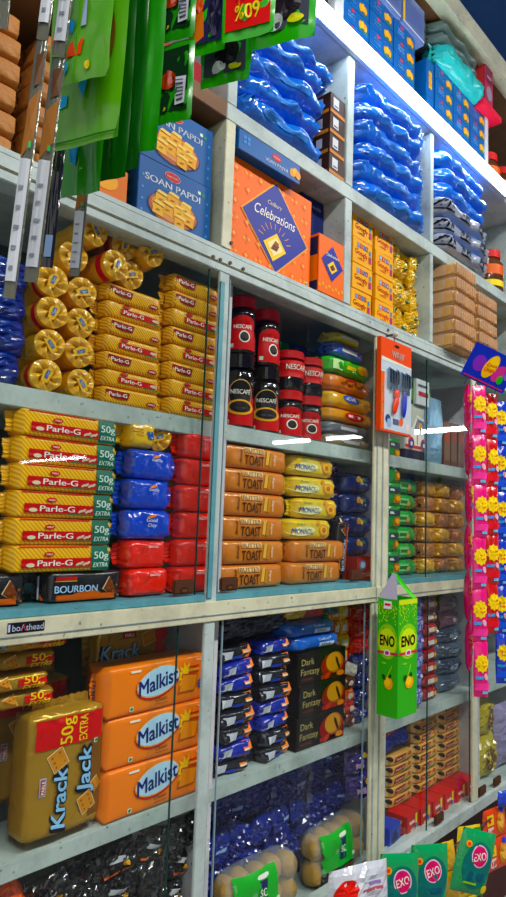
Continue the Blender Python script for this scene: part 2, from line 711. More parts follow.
pane(1.26, 1.539, ZC, ZD, 0.020, 'clear lower glass pane over the dark biscuit boxes', (), re=GBRIGHT)
pane(1.617, 1.91, ZC, ZD, 0.020, 'clear lower glass pane left over the red cartons', ())
pane(1.87, 2.165, ZC, ZD, 0.008, 'clear lower glass pane over red cartons with brown pull', (HX(440, 816, 0.0),), le=GEDGE, re=GEDGE)
pane(2.209, 2.859, ZC, ZD, 0.008, 'last lower glass pane at right over the yellow pouch, two pulls', (HX(483, 785, 0.0), HX(498, 773, 0.0)))

# ---------------------------------------------------------------- tube lights
TUBE = mat('tube_glow', (0.80, 0.90, 1.0), 0.4, emit=24)
TUBE2 = mat('room_tube_glow', (0.92, 0.96, 1.0), 0.4, emit=34)
FIX = mat('tube_fixture_white', sr('cfd6dc'), 0.4)
t = empty('tube_light')
t.location = (0, 0, ZO)
b = MB(); b.tube((1.12, -0.034, 1.345), (2.44, -0.034, 1.345), 0.014, TUBE, 14); b.build('tube', t)
b = MB(); b.box(1.10, 2.46, -0.0175, -0.001, 1.331, 1.362, FIX, 0.002); b.build('batten', t)
for x in (1.105, 2.455):
    b = MB(); b.box(x - 0.012, x + 0.012, -0.052, -0.0176, 1.329, 1.361, FIX, 0.003); b.build('end_holder', t)
tag(t, 'long glowing white tube light fixed along the top shelf edge', 'tube light')
for y0, y1, lab in ((-1.56, -1.04, 'short glowing room tube hung nearest the shelving'), (-2.41, -2.01, 'short glowing room tube, second from the shelving'),
                    (-3.08, -2.64, 'short glowing room tube, third from the shelving'), (-8.2, -6.4, 'long glowing room tube hung at the far end of the shop')):
    t = empty('hanging_tube_light')
    t.location = (4.55, (y0 + y1) / 2, ZO + 0.75)
    h = (y1 - y0) / 2
    b = MB(); b.tube((0, -h, 0), (0, h, 0), 0.018, TUBE2, 12); b.build('tube', t)
    b = MB(); b.box(-0.03, 0.03, -h - 0.02, h + 0.02, 0.018, 0.05, FIX, 0.003); b.build('batten', t)
    for s in (-1, 1):
        b = MB(); b.tube((0, s * h * 0.8, 0.05), (0, s * h * 0.8, 1.60), 0.003, FIX, 6); b.build('hanging_cord', t)
    tag(t, lab, 'tube light', 'room tube lights')

# fill lamps added on the ceiling behind the camera to light the goods
def add_fill_lamp(x, y, sx, sy, power, col, label):
    t = empty('added_fill_lamp')
    t.location = (x, y, 3.75)
    b = MB(); b.box(-sx / 2, sx / 2, -sy / 2, sy / 2, -0.05, 0, FIX, 0.004); b.build('fill_tray', t)
    L = bpy.data.lights.new('fill_glow', 'AREA')
    L.shape = 'RECTANGLE'
    L.size, L.size_y = sx * 0.95, sy * 0.95
    L.energy = power
    L.color = col
    o = bpy.data.objects.new('fill_glow', L)
    COL.objects.link(o)
    o.parent = t
    o.location = (0, 0, -0.055)
    tag(t, label, 'ceiling lamp', 'added fill lamps')


add_fill_lamp(-0.6, -2.0, 1.2, 0.16, 62, (1.0, 0.97, 0.92), 'added white fill lamp tray at the left end of the aisle')
add_fill_lamp(1.3, -2.0, 1.2, 0.16, 62, (1.0, 0.97, 0.92), 'added white fill lamp tray over the middle of the aisle')
add_fill_lamp(3.2, -2.0, 1.2, 0.16, 62, (1.0, 0.97, 0.92), 'added white fill lamp tray at the right end of the aisle')
w = bpy.data.worlds.new('world')
SC.world = w
w.use_nodes = True
w.node_tree.nodes['Background'].inputs['Color'].default_value = (1.0, 0.96, 0.92, 1)
w.node_tree.nodes['Background'].inputs['Strength'].default_value = 0.62

# ================================================================ BAY A, row of striped packs above the middle rail
def fit(xl, xr, yt, yb, Y=0.03):
    xc, yc = (xl + xr) / 2, (yt + yb) / 2
    return at(xl, yc, Y)[0], at(xr, yc, Y)[0], at(xc, yb, Y)[1], at(xc, yt, Y)[1]


STRIPE = wave_mat('striped_wrapper', sr('f8cc2e'), sr('e29c22'), 78)
YEL = foil('f0b81c', 0.7)
GREEN_D = K('0d6b57')
RED_B = K('c81f28')
DKRED = K('8f1a1c')
TXT_W = K('f6f4ea')


def biscuit(mb, fr, cu, cv, w, h, rot=0.0, col='c98a3e', k=1, dots=True):
    c, s = math.cos(rot), math.sin(rot)
    q = [(-w / 2, -h / 2), (w / 2, -h / 2), (w / 2, h / 2), (-w / 2, h / 2)]
    mb.poly(fr, [(cu + x * c - y * s, cv + x * s + y * c) for x, y in q], K('f0dcae'), k)
    mb.poly(fr, [(cu + .93 * (x * c - y * s), cv + .93 * (x * s + y * c)) for x, y in q], K(col), k + 1)
    if dots:
        for i in (-.28, 0, .28):
            for j in (-.25, .25):
                x, y = i * w, j * h
                mb.ell(fr, cu + x * c - y * s, cv + x * s + y * c, w * .06, w * .06, K('8a5420'), k + 2, n=8)


def deco_extra(mb, fr):
    mb.rect(fr, -0.080, 0.054, 0.008, 0.024, RED_B, 1, n=8)
    mb.rect(fr, -0.085, 0.05, 0.0425, 0.0445, RED_B, 1, n=8)
    mb.text(fr, 'Parle-G', -0.018, 0.0165, 0.0105, TXT_W, 2, width=0.066)
    mb.rect(fr, 0.0, 0.054, 0.0062, 0.0082, K('157a45'), 2, n=4)
    for i, x in enumerate((0.026, 0.033, 0.040, 0.047)):
        mb.ell(fr, x, 0.013 + 0.002 * (i % 2), 0.005, 0.0022, K('d9c9b0'), 3, rot=0.5, n=10)
    mb.ell(fr, -0.030, 0.0312, 0.0098, 0.0042, K('b01822'), 1, n=16)
    mb.ell(fr, -0.030, 0.0312, 0.0085, 0.0033, K('e23038'), 2, n=16)
    mb.text(fr, 'PARLE', -0.030, 0.0312, 0.0032, TXT_W, 3, width=0.012)
    mb.ell(fr, -0.064, 0.013, 0.008, 0.0035, K('e9d9b8'), 3, n=12)
    # green end
    mb.rect(fr, 0.054, 0.094, 0.0018, 0.045, GREEN_D, 3, n=6)
    mb.text(fr, '50g', 0.0735, 0.0290, 0.0135, K('d8f0e4'), 4, width=0.030)
    mb.text(fr, 'EXTRA', 0.0735, 0.0115, 0.0085, K('d8f0e4'), 4, width=0.031, shear=0.2)


extra = pack('biscuit_pack', 'biscuit pack', 0.222, 0.0462, 0.060, STRIPE, deco_extra, (YEL, YEL), seed=1, p=7, taper=0.045, amp=0.0006)
Z0 = -0.1015
for i in range(6):
    extra.put(0.600 + R(0.002), 0.056 + R(0.002), Z0 + i * 0.0466, 'long striped biscuit pack with a green end block, %s of six' % ordn(i, 6),
              'long striped packs with green ends', rz=R(0.012))

# dark packs at the bottom of the stack
BRB = foil('17161b', 0.25)


def deco_bourbon(mb, fr):
    mb.rect(fr, -0.078, 0.078, 0.004, 0.014, K('d0641c'), 1, n=8)
    mb.poly(fr, [(-0.03, 0.014), (0.03, 0.014), (0.02, 0.021), (-0.02, 0.017)], K('d0641c'), 1)
    mb.text(fr, 'BOURBON', -0.022, 0.0245, 0.0125, K('a9d0f2'), 3, width=0.086)
    mb.rect(fr, -0.064, -0.022, 0.040, 0.0455, K('c9232c'), 1, n=4)
    mb.rect(fr, -0.064, -0.022, 0.0375, 0.0388, K('e8c23a'), 1, n=4)
    for cx, rot in ((0.058, -0.5),):
        biscuit(mb, fr, cx, 0.022, 0.045, 0.026, rot, '7a3b22', 3)
    mb.rect(fr, -0.084, -0.081, 0.006, 0.046, K('b0b6c4'), 1)


bourb = pack('biscuit_pack', 'biscuit pack', 0.178, 0.054, 0.062, BRB, deco_bourbon, seed=3, p=7, taper=0.06)
bourb.put(0.652, 0.061, -0.1565, 'dark chocolate biscuit pack with blue capitals above the cream rail', 'dark chocolate biscuit packs on the teal ledge')
bourb.put(0.460, 0.063, -0.1565, 'dark chocolate biscuit pack cut off by the left photo edge', 'dark chocolate biscuit packs on the teal ledge', rz=0.02)


# rolled yellow packs seen end on
def roll_mb(d, L, seed, band=None):
    mb = MB()
    body = foil('e6ae18', 0.9, 0.18)
    off = seed * 3.7
    n = 36

    def fn(u, v):
        a = 2 * PI * u
        y = -L / 2 + L * v
        q = noise.noise(Vector((math.cos(a) * 1.5 + off, math.sin(a) * 1.5, y * 25)))
        r = d / 2 * (1 + 0.08 * q)
        return (r * math.cos(a), y, d / 2 + r * math.sin(a))
    mb.grid(fn, n, 10, body, True, wrap=True)

    def cap(sg):
        def f(u, v):
            a = 2 * PI * u
            rr = d / 2 * (1 - v)
            q = noise.noise(Vector((math.cos(a) * 1.5 + off, math.sin(a) * 1.5, -L / 2 * 25)))
            fold = 0.0062 * math.sin(a * 7 + 5 * v + off) * (v * (1 - v) * 4) ** 0.7
            y = -0.004 * math.sin(PI * min(1, v * 1.6)) + fold
            return (rr * (1 + .08 * q) * math.cos(a), sg * (L / 2 - y) * 1.0, d / 2 + rr * (1 + .08 * q) * math.sin(a))
        return f
    mb.grid(cap(-1), n, 8, body, True, wrap=True)
    mb.grid(cap(1), n, 6, body, True, wrap=True)
    if band:
        def bn(u, v):
            a = PI * (0.55 + 0.9 * u)
            return (d / 2 * 1.045 * math.cos(a), -L / 2 + 0.010 + 0.016 * v, d / 2 + d / 2 * 1.045 * math.sin(a))
        mb.grid(bn, 16, 1, K(band), True)
    return mb


def roll(seed, band, d=0.058, L=0.15, rotm=0.3):
    root = empty('biscuit_roll')
    roll_mb(d, L, seed, band).build('wrapper', root)
    m = MB()
    # folded tuck at the middle of the end, with a blue printed mark

    def fr(u, v, k=0):
        c, s = math.cos(rotm), math.sin(rotm)
        return (u * c - v * s, -L / 2 - 0.0052 - k * EPS - 0.05 * abs(v) * 0.5, d / 2 + u * s + v * c)
    m.poly(fr, [(-0.014, -0.006), (0.013, -0.009), (0.017, 0.004), (0.002, 0.010), (-0.015, 0.006)], foil('e8b524', 0.4), 0)
    m.rect(fr, -0.007, 0.009, -0.003, 0.0035, K('1f55a8'), 1)
    m.text(fr, 'Tiger', 0.001, 0.0005, 0.0042, K('dfe8d0'), 2, width=0.013, shear=0.2)
    m.build('end_fold', root)
    return Proto(root, 'biscuit roll')


rollA = roll(1, 'c4202a', rotm=1.2)
rollB = roll(2, None, rotm=0.4)
rollC = roll(3, None, d=0.056, rotm=-0.9)
G = 'yellow rolled biscuit packs seen end on'
for i in range(4):
    (rollA if i != 1 else rollC).put(0.560 + 0.004 * (i % 2), 0.122, SH3 + 0.001 + i * 0.0582,
                                     'yellow biscuit roll end, %s of four beside the blue pouches' % ordn(i, 4), G, rz=-0.12 + R(0.06))
for i in range(4):
    (rollB if i % 2 else rollC).put(0.6245 + 0.002 * i % 2 * 0, 0.128, SH3 + 0.001 + i * 0.0578,
                                    'yellow biscuit roll end, %s of four touching the striped packs' % ordn(i, 4), G, rz=R(0.08) - 0.05)
zt = SH3 + 4 * 0.0582 + 0.003
for k, (x, z, nm, P, ry) in enumerate((
        (0.595, zt, 'yellow biscuit roll lying above the two roll columns', rollB, 0.5),
        (0.664, 0.4545, 'yellow red-banded biscuit roll lying at the left end of the striped stack', rollA, 0.2),
        (0.727, 0.4545, 'yellow biscuit roll lying on the middle of the left striped stack', rollB, -0.4),
        (0.618, zt + 0.056, 'yellow biscuit roll in the top layer, far left under the rail', rollC, 0.9),
        (0.697, 0.509, 'yellow biscuit roll in the top layer, second from the left', rollA, 0.3),
        (0.758, 0.508, 'yellow biscuit roll in the top layer, nearest the right striped stack', rollB, -0.7))):
    P.put(x, 0.125 - 0.02 * (k % 2), z, nm, G, rz=R(0.15))


# short striped packs in two columns
def deco_short(kind):
    def f(mb, fr):
        if kind == 0:
            mb.poly(fr, [(-0.062, 0.012), (-0.010, 0.010), (-0.006, 0.025), (-0.060, 0.027)], DKRED, 1)
            mb.text(fr, 'Parle-G', -0.034, 0.0185, 0.0075, TXT_W, 2, width=0.042)
            mb.ell(fr, 0.046, 0.010, 0.012, 0.0048, K('b01822'), 1, n=14)
            mb.text(fr, 'PARLE', 0.046, 0.010, 0.0036, TXT_W, 2, width=0.016)
        else:
            mb.rect(fr, -0.035, 0.066, 0.009, 0.0205, RED_B, 1, n=6)
            mb.text(fr, 'Parle-G', -0.005, 0.0150, 0.008, TXT_W, 2, width=0.048)
            mb.rect(fr, 0.028, 0.066, 0.006, 0.0085, K('157a45'), 2, n=3)
            mb.ell(fr, -0.022, 0.0265, 0.0095, 0.0038, K('b01822'), 1, n=14)
            mb.ell(fr, 0.05, 0.0145, 0.010, 0.003, K('d9c9b0'), 3, n=10)
    return f


STR2 = wave_mat('striped_short_wrapper', sr('f4c24a'), sr('cf8c2c'), 95)
shortA = pack('biscuit_pack', 'biscuit pack', 0.168, 0.0335, 0.055, STR2, deco_short(0), seed=5, p=5, taper=0.10)
shortB = pack('biscuit_pack', 'biscuit pack', 0.168, 0.0335, 0.055, STR2, deco_short(1), seed=6, p=5, taper=0.10)
for i in range(7):
    (shortA if i in (0, 2, 4, 6) else shortB).put(0.735 + R(0.004), 0.072 + R(0.003), SH3 + 0.001 + i * 0.0342,
        'short striped biscuit pack, %s of the left stack on the inner shelf' % ordn(i, 7), 'short striped packs, left stack', rz=R(0.02), ry=R(0.008))
for i in range(8):
    (shortB if i in (0, 1, 3, 5) else shortA).put(0.892 + R(0.004), 0.066 + R(0.003), SH3 + 0.001 + i * 0.0382,
        'short striped biscuit pack, %s of the right stack by the teal post' % ordn(i, 8), 'short striped packs, right stack', rz=R(0.02), ry=R(0.01), s=(1, 1, 1.12))


# plain crinkled packs: blue, red and yellow
def deco_gd(two=False):
    def f(mb, fr):
        mb.ell(fr, 0.004, 0.046, 0.011, 0.003, K('f08a3c'), 1, rot=0.25, n=12)
        if two:
            mb.text(fr, 'Good', 0.004, 0.039, 0.0075, K('dfe8f6'), 2, width=0.024, shear=0.15)
            mb.text(fr, 'Day', 0.006, 0.029, 0.0075, K('dfe8f6'), 2, width=0.018, shear=0.15)
        else:
            mb.text(fr, 'Good Day', 0.006, 0.0395, 0.0058, K('dfe8f6'), 2, width=0.030, shear=0.15)
    return f


BLU = foil('0a48cc', 0.9, 0.16)
bl1 = pack('biscuit_pack', 'biscuit pack', 0.140, 0.0595, 0.06, BLU, deco_gd(), seed=8, p=3.6, taper=0.13, amp=0.0035)
bl2 = pack('biscuit_pack', 'biscuit pack', 0.140, 0.0595, 0.06, BLU, deco_gd(True), seed=9, p=3.6, taper=0.13, amp=0.0035)
REDW = foil('ea3a1e', 1.0, 0.18)


def deco_red(mb, fr):
    mb.text(fr, 'Good Day', 0.012, 0.043, 0.0058, K('f6e8e0'), 2, width=0.030, shear=0.2)


rd = pack('biscuit_pack', 'biscuit pack', 0.128, 0.0555, 0.06, REDW, deco_red, seed=10, p=3.6, taper=0.14, amp=0.0035)
rd2 = pack('biscuit_pack', 'biscuit pack', 0.128, 0.0555, 0.06, REDW, deco_red, seed=11, p=3.6, taper=0.14, amp=0.0035)
for i in range(2):
    rd.put(0.785 + 0.008 * (i == 0) + 0.002, 0.062, -0.1565 + i * 0.0556, 'red biscuit pack %s the blue biscuit packs' % ('at the bottom, two below' if i == 0 else 'directly beneath'),
           'red crinkled biscuit packs', rz=R(0.03))
for i in range(3):
    (bl2 if i == 0 else bl1).put(0.786 + R(0.004), 0.058, -0.045 + i * 0.0597, 'shiny blue biscuit pack, %s of the three between yellow and red packs' % ['lowest', 'middle', 'topmost'][i],
                                 'shiny blue biscuit packs', rz=R(0.03))
for i in range(6):
    (rd if i % 2 else rd2).put(0.917 + R(0.003), 0.062, -0.1565 + i * 0.0572, 'red biscuit pack, %s of the six-high stack by the post' % ordn(i, 6),
                               'red crinkled biscuit packs', rz=R(0.03))


def deco_yr(mb, fr):
    mb.rect(fr, 0.012, 0.026, 0.018, 0.034, K('1f55a8'), 1, slant=-0.3, n=2)
    mb.text(fr, 'Tiger', 0.017, 0.026, 0.006, TXT_W, 2, width=0.016, rot=-0.9)
    for i in range(3):
        mb.rect(fr, -0.028, 0.0, 0.024 + i * 0.006, 0.0255 + i * 0.006, K('a86a14'), 1, n=2)


yl = pack('biscuit_pack', 'biscuit pack', 0.095, 0.0575, 0.055, foil('eec21c', 0.6, 0.25), deco_yr, seed=12, p=3, taper=0.2, amp=0.003)
yl.put(0.762, 0.060, 0.1355, 'crinkled yellow biscuit pack lying on the blue packs', 'crinkled yellow packs on the blue packs', rz=-0.05)
rollB.put(0.832, 0.125, 0.1355, 'yellow biscuit roll standing end out beside the crinkled yellow pack', G, rz=-0.25)
for i in range(3):
    rollC.put(0.428, 0.13, -0.10 + i * 0.0585 + 0.055, 'yellow biscuit roll left of the long striped packs, %s of three' % ['lowest', 'middle', 'topmost'][i], G, rz=0.1)
rollA.put(0.4275, 0.13, -0.102, 'yellow red-banded biscuit roll on the dark pack at the left edge', G, rz=0.1)

# dark blue pouches, far left of the inner shelf
NAVY = foil('0d2f86', 0.7, 0.2)
nv = Proto(pouch_mb(0.17, 0.064, 0.06, NAVY, 21, 0.006).build('snack_pouch'), 'pouch')
for i in range(4):
    nv.put(0.435 + R(0.006), 0.085, SH3 + 0.001 + i * 0.056, 'shiny navy blue pouch left of the yellow rolls, %s of four' % ordn(i, 4), 'navy pouches left of the yellow rolls', rz=R(0.1))

# ================================================================ BAY A, orange cracker boxes and gold packs
ORG = mat('orange_wrapper', sr('f08412'), 0.3, 0.12, 30)


def deco_malk(mb, fr):
    cu, cv = -0.005, 0.056
    mb.ell(fr, cu, cv - 0.002, 0.056, 0.031, K('c2281e'), 1, rot=0.18)
    mb.ell(fr, cu, cv, 0.055, 0.029, K('f6a12a'), 2, rot=0.18)
    mb.ell(fr, cu, cv, 0.052, 0.0265, K('b9dcf6'), 3, rot=0.18)
    mb.text(fr, 'Malkist', cu, cv, 0.029, K('15266e'), 4, width=0.098, rot=0.18, shear=0.12, bold=0.022)
    mb.text(fr, 'Cheese', 0.004, 0.021, 0.0085, K('5a3208'), 1, width=0.030, rot=0.06, shear=0.2, bold=False)
    mb.rect(fr, -0.012, 0.022, 0.0115, 0.0125, K('7a4a10'), 1, n=2)
    mb.rect(fr, -0.074, -0.050, 0.079, 0.083, K('eee3cc'), 1, n=2)
    mb.rect(fr, -0.073, -0.064, 0.008, 0.017, K('d8ecd0'), 1)
    mb.ell(fr, -0.0685, 0.0125, 0.003, 0.003, K('16802e'), 2, n=10)
    # picture of crackers and cheese
    rays = []
    for i in range(24):
        a = 2 * PI * i / 24
        r = 0.028 if i % 2 else 0.016
        rays.append((0.068 + r * math.cos(a), 0.056 + r * math.sin(a)))
    mb.poly(fr, rays, K('f7c62e'), 1)
    mb.poly(fr, [(0.046, 0.022), (0.092, 0.022), (0.100, 0.056), (0.056, 0.060)], K('b5651a'), 2)
    mb.poly(fr, [(0.049, 0.025), (0.090, 0.025), (0.097, 0.053), (0.058, 0.057)], K('e8913a'), 3)
    for i in range(3):
        mb.rect(fr, 0.072, 0.100, 0.058 + i * 0.006, 0.062 + i * 0.006, K('cf3a24' if i % 2 == 0 else 'f2b04a'), 3 + i, slant=0.3, n=2)
    mb.ell(fr, 0.107, 0.034, 0.0065, 0.009, K('1f4f9c'), 2, n=14)
    mb.text(fr, '2', 0.107, 0.034, 0.008, TXT_W, 3)
    mb.rect(fr, 0.094, 0.112, 0.082, 0.0855, K('eec08a'), 1, n=2)


malk = pack('cracker_box', 'cracker pack', 0.270, 0.0925, 0.078, ORG, deco_malk, seed=14, p=10, taper=0.035, crimp=0.006, amp=0.0008)
for k in kids(malk.root):
    if k.name.startswith('end_seal'):
        pass
m = MB()
fr = leftside(-0.135 - 0.0008, 0.0)
m.text(fr, 'Malkist', 0.008, 0.046, 0.016, K('15266e'), 1, width=0.05, rot=PI / 2)
m.build('end_print', malk.root)
for i in range(3):
    malk.put(0.843 + (0.004, 0.001, -0.006)[i], 0.075, SH5 + 0.001 + i * 0.0932, 'orange cheese cracker box with blue lettered oval, %s of three' % ['lowest', 'middle', 'topmost'][i],
             'orange cheese cracker boxes', rz=(0.0, -0.015, 0.02)[i])

GOLD = mat('gold_wrapper', sr('b08a3c'), 0.25, 0.6, 30, metal=0.35)


def deco_kj(mb, fr):
    # brown sweep and red corner band
    mb.rect(fr, 0.045, 0.094, 0.010, 0.142, RED_B, 2, n=24)
    mb.rect(fr, -0.104, 0.050, 0.004, 0.030, K('7a4f22', 0.3, 0.3), 1, n=8)
    mb.text(fr, '50g', 0.070, 0.086, 0.026, K('f0cf2e'), 4, width=0.044)
    mb.text(fr, 'EXTRA', 0.070, 0.052, 0.017, K('f0cf2e'), 4, width=0.044)
    for dk, col, bo in ((2, '10131c', 0.085), (4, '8ec3ea', 0.02)):
        mb.text(fr, 'Krack', -0.040, 0.093, 0.027, K(col), dk, width=0.104 if dk == 2 else 0.096, shear=0.15, bold=bo)
        mb.text(fr, 'Jack', -0.004, 0.046, 0.027, K(col), dk, width=0.084 if dk == 2 else 0.076, shear=0.15, bold=bo)
    mb.rect(fr, -0.030, 0.000, 0.119, 0.131, K('9fc2e0'), 1, n=2)
    mb.rect(fr, -0.028, -0.002, 0.1205, 0.1295, K('b01822'), 2, n=2)
    mb.text(fr, 'PARLE', -0.015, 0.125, 0.0065, TXT_W, 3, width=0.022)
    biscuit(mb, fr, 0.024, 0.098, 0.034, 0.032, 0.5, 'c9883a', 1)
    biscuit(mb, fr, -0.062, 0.036, 0.034, 0.030, 0.45, 'c9883a', 2)
    biscuit(mb, fr, -0.035, 0.018, 0.022, 0.019, 0.6, 'c9883a', 2)
    mb.rect(fr, 0.037, 0.045, 0.018, 0.026, K('d8ecd0'), 1)
    mb.ell(fr, 0.041, 0.022, 0.0028, 0.0028, K('16802e'), 2, n=10)


kj = pack('biscuit_pack', 'biscuit pack', 0.236, 0.152, 0.070, GOLD, deco_kj, seed=16, p=6, taper=0.045, amp=0.0014)
kj.put(0.716, 0.072, SH5 + 0.119, 'big gold cracker pack standing upright with blue lettering and red band', 'gold cracker packs', ry=-PI / 2, rz=0.03)
kj.put(0.695, 0.165, SH5 + 0.155, 'gold cracker pack standing upright behind the big red-banded one', 'gold cracker packs', ry=-PI / 2, rz=-0.03)


def deco_kjflat(mb, fr):
    mb.rect(fr, 0.058, 0.118, 0.002, 0.030, RED_B, 1, n=6)
    mb.text(fr, '50g', 0.086, 0.0205, 0.0125, K('f0cf2e'), 2, width=0.036)
    mb.text(fr, 'EXTRA', 0.088, 0.008, 0.0082, K('f0cf2e'), 2, width=0.040)
    mb.text(fr, 'Krack Jack', -0.045, 0.015, 0.013, K('10131c'), 2, width=0.092)
    mb.text(fr, 'Krack Jack', -0.045, 0.0155, 0.011, K('8ec3ea'), 4, width=0.088)
    biscuit(mb, fr, 0.032, 0.015, 0.024, 0.020, 0.3, 'c9883a', 2)


kjf = pack('biscuit_pack', 'biscuit pack', 0.262, 0.0318, 0.13, GOLD, deco_kjflat, seed=18, p=4, taper=0.05, amp=0.002)
gz = SH5 + 0.001


def deco_goldend(mb, fr):
    mb.text(fr, 'Krack', -0.02, 0.016, 0.012, K('10131c'), 2, width=0.05)


kjs = pack('biscuit_pack', 'biscuit pack', 0.15, 0.038, 0.13, GOLD, deco_goldend, seed=19, p=3.5, taper=0.16, amp=0.003)
for i in range(6):
    kjs.put(0.472 + R(0.004), 0.12, gz + i * 0.0385, 'crumpled gold cracker pack left of the upright one, %s of its stack' % ordn(i, 6), 'gold cracker packs', rz=R(0.05))
for i in range(4):
    kjf.put(0.490 + (0.012, -0.008, 0.010, 0.024)[i] * 1.0, 0.118 - 0.012 * (i % 2), gz + 6 * 0.0385 + 0.001 + i * 0.0322, 'gold cracker pack lying flat with red end, %s of four' % ordn(i, 4), 'gold cracker packs', rz=R(0.03))


def deco_krack(mb, fr):
    mb.rect(fr, 0.055, 0.098, 0.004, 0.103, RED_B, 1, n=6)
    for dk, col, h, wd in ((2, '10131c', 0.033, 0.104), (4, '8ec3ea', 0.029, 0.096)):
        mb.text(fr, 'Krack', -0.035, 0.062, h, K(col), dk, width=wd, shear=0.15)
    mb.rect(fr, -0.030, 0.002, 0.086, 0.099, K('b01822'), 2, n=2)
    mb.text(fr, 'PARLE', -0.014, 0.0925, 0.007, TXT_W, 3, width=0.024)
    biscuit(mb, fr, 0.036, 0.083, 0.034, 0.030, 0.3, 'c9883a', 2)


krk = pack('biscuit_pack', 'biscuit pack', 0.215, 0.1105, 0.055, GOLD, deco_krack, seed=20, p=6, taper=0.07, amp=0.002)
for i in range(3):
    krk.put(0.850, 0.172, gz + i * 0.111, ['gold cracker pack at the bottom of the row behind the orange boxes', 'gold cracker pack behind the middle orange cracker box',
                                           'gold cracker pack with red corner showing above the orange boxes'][i], 'gold cracker packs')

# heap of small black pouches on the bottom shelf
def deco_black(mb, fr):
    mb.rect(fr, -0.028, 0.028, 0.008, 0.013, K('d8662a'), 1, n=4)
    mb.rect(fr, -0.020, 0.016, 0.030, 0.040, K('c9ccd2'), 1, slant=0.3, n=3)
    mb.ell(fr, 0.018, 0.024, 0.007, 0.006, K('d8a02a'), 1, n=10)


BLKF = foil('0c0d10', 0.9, 0.14)
bk = [Proto(pouch_mb(0.085, 0.068, 0.026, BLKF, 30 + i, 0.007, 0.2, deco_black if i != 1 else None).build('snack_pouch'), 'pouch') for i in range(3)]
og = Proto(pouch_mb(0.080, 0.070, 0.022, foil('e8601a', 0.8, 0.2), 34, 0.006, 0.15).build('snack_pouch'), 'pouch')
FB = -0.929
for r_ in range(5):
    for c in range(6):
        x = 0.575 + c * 0.073 + R(0.012)
        y = 0.075 + R(0.012) + 0.010 * (r_ % 2)
        P = bk[(r_ * 2 + c) % 3]
        if (c == 0 and r_ < 5) or (r_, c) in ((3, 1), (1, 4)):
            og.put(x, y, FB + r_ * 0.060, 'bright orange pouch among the black pouches under the orange cracker boxes', 'orange pouches in the black heap', rz=R(0.4), ry=R(0.5))
        else:
            P.put(x, y, FB + r_ * 0.060, 'glossy black snack pouch in the heap under the orange cracker boxes', 'heap of glossy black pouches', rz=R(0.5), rx=R(0.3), ry=R(0.5))

# ================================================================ BAY B, inner shelf: coffee jars
JGL = mat('jar_dark_glass', sr('140d0b'), 0.08, spec=0.8)
RLID = mat('jar_red_lid', sr('b81c1c'), 0.35, 0.03, 20)
JRED = K('c2201c')


def jar(H, r, kind):
    root = empty('coffee_jar')
    hb = H * 0.80
    prof = [(0.001, 0), (r * .92, 0), (r, .004), (r, hb * .30), (r * .93, hb * .48), (r * .90, hb * .58), (r * .98, hb * .74), (r, hb * .84), (r * .90, hb * .95), (r * .74, hb), (0.001, hb)]
    pr = []
    for a, c in zip(prof, prof[1:]):
        pr += [(a[0] + (c[0] - a[0]) * t / 3, a[1] + (c[1] - a[1]) * t / 3) for t in range(3)]
    pr.append(prof[-1])

    def rad(z):
        for a, c in zip(prof[1:], prof[2:]):
            if a[1] <= z <= c[1] and c[1] > a[1]:
                return a[0] + (c[0] - a[0]) * (z - a[1]) / (c[1] - a[1])
        return r
    mb = MB()
    mb.lathe(pr, JGL, 32)
    mb.build('jar_body', root)
    mb = MB()
    LID = JGL if kind == 'tall' else RLID
    rl = r * 0.98
    mb.lathe([(0.001, hb), (rl, hb), (rl, hb + .004), (rl * .97, hb + .006), (rl * .97, H - .004), (rl * .9, H), (0.001, H)], LID, 32, smooth=False)
    mb.build('lid', root)
    mb = MB()

    def fr(u, v, k=0):
        q = rad(v) + 0.0009 + k * EPS
        a = max(-1.35, min(1.35, u / r))
        return (q * math.sin(a), -q * math.cos(a), v)

    def curve_rect(u0, u1, v0, v1, m_, k):
        mb.grid(lambda a, b_: fr(u0 + (u1 - u0) * a, v0 + (v1 - v0) * b_, k), 14, 8, m_, True)
    w = r * 1.0
    if kind == 'tall':
        # red label with rounded shoulder, dark oval and gold mug
        curve_rect(-w, w, hb * .05, hb * .50, JRED, 0)
        mb.ell(fr, 0, hb * .50, w, hb * .28, JRED, 0)
        mb.ell(fr, 0, hb * .56, w * .80, hb * .24, K('d8b06a'), 1)
        mb.ell(fr, 0, hb * .56, w * .76, hb * .225, K('14110f'), 2)
        mb.ell(fr, 0, hb * .34, w * .86, hb * .13, K('e0a030'), 3)
        mb.ell(fr, 0, hb * .345, w * .66, hb * .095, K('1c1210'), 4)
        mb.text(fr, 'NESCAFÉ', 0, hb * .60, hb * .075, TXT_W, 4, width=w * 1.3)
        mb.rect(fr, -w * .9, -w * .66, hb * .07, hb * .13, K('cfe6cf'), 1)
        mb.ell(fr, -w * .78, hb * .10, w * .07, hb * .02, K('16802e'), 2, n=8)
    elif kind == 'oval':
        curve_rect(-w * .95, w * .95, hb * .06, hb * .62, JRED, 0)
        mb.ell(fr, 0, hb * .62, w * .95, hb * .18, JRED, 0)
        mb.text(fr, 'NESCAFÉ', 0, hb * .56, hb * .085, TXT_W, 2, width=w * 1.3)
        mb.ell(fr, 0.1 * w, hb * .34, w * .36, hb * .13, TXT_W, 1)
        mb.ell(fr, 0.1 * w, hb * .34, w * .29, hb * .105, K('241410'), 2)
        mb.rect(fr, -w * .85, -w * .6, hb * .10, hb * .18, K('cfe6cf'), 1)
    else:
        curve_rect(-w * 1.3, w * 1.3, hb * .40, hb * .98, JRED, 0)
        mb.text(fr, 'NESCAFÉ', 0.1 * w, hb * .72, hb * .17, TXT_W, 2, width=w * 1.5)
    mb.build('label', root)
    return Proto(root, 'coffee jar')


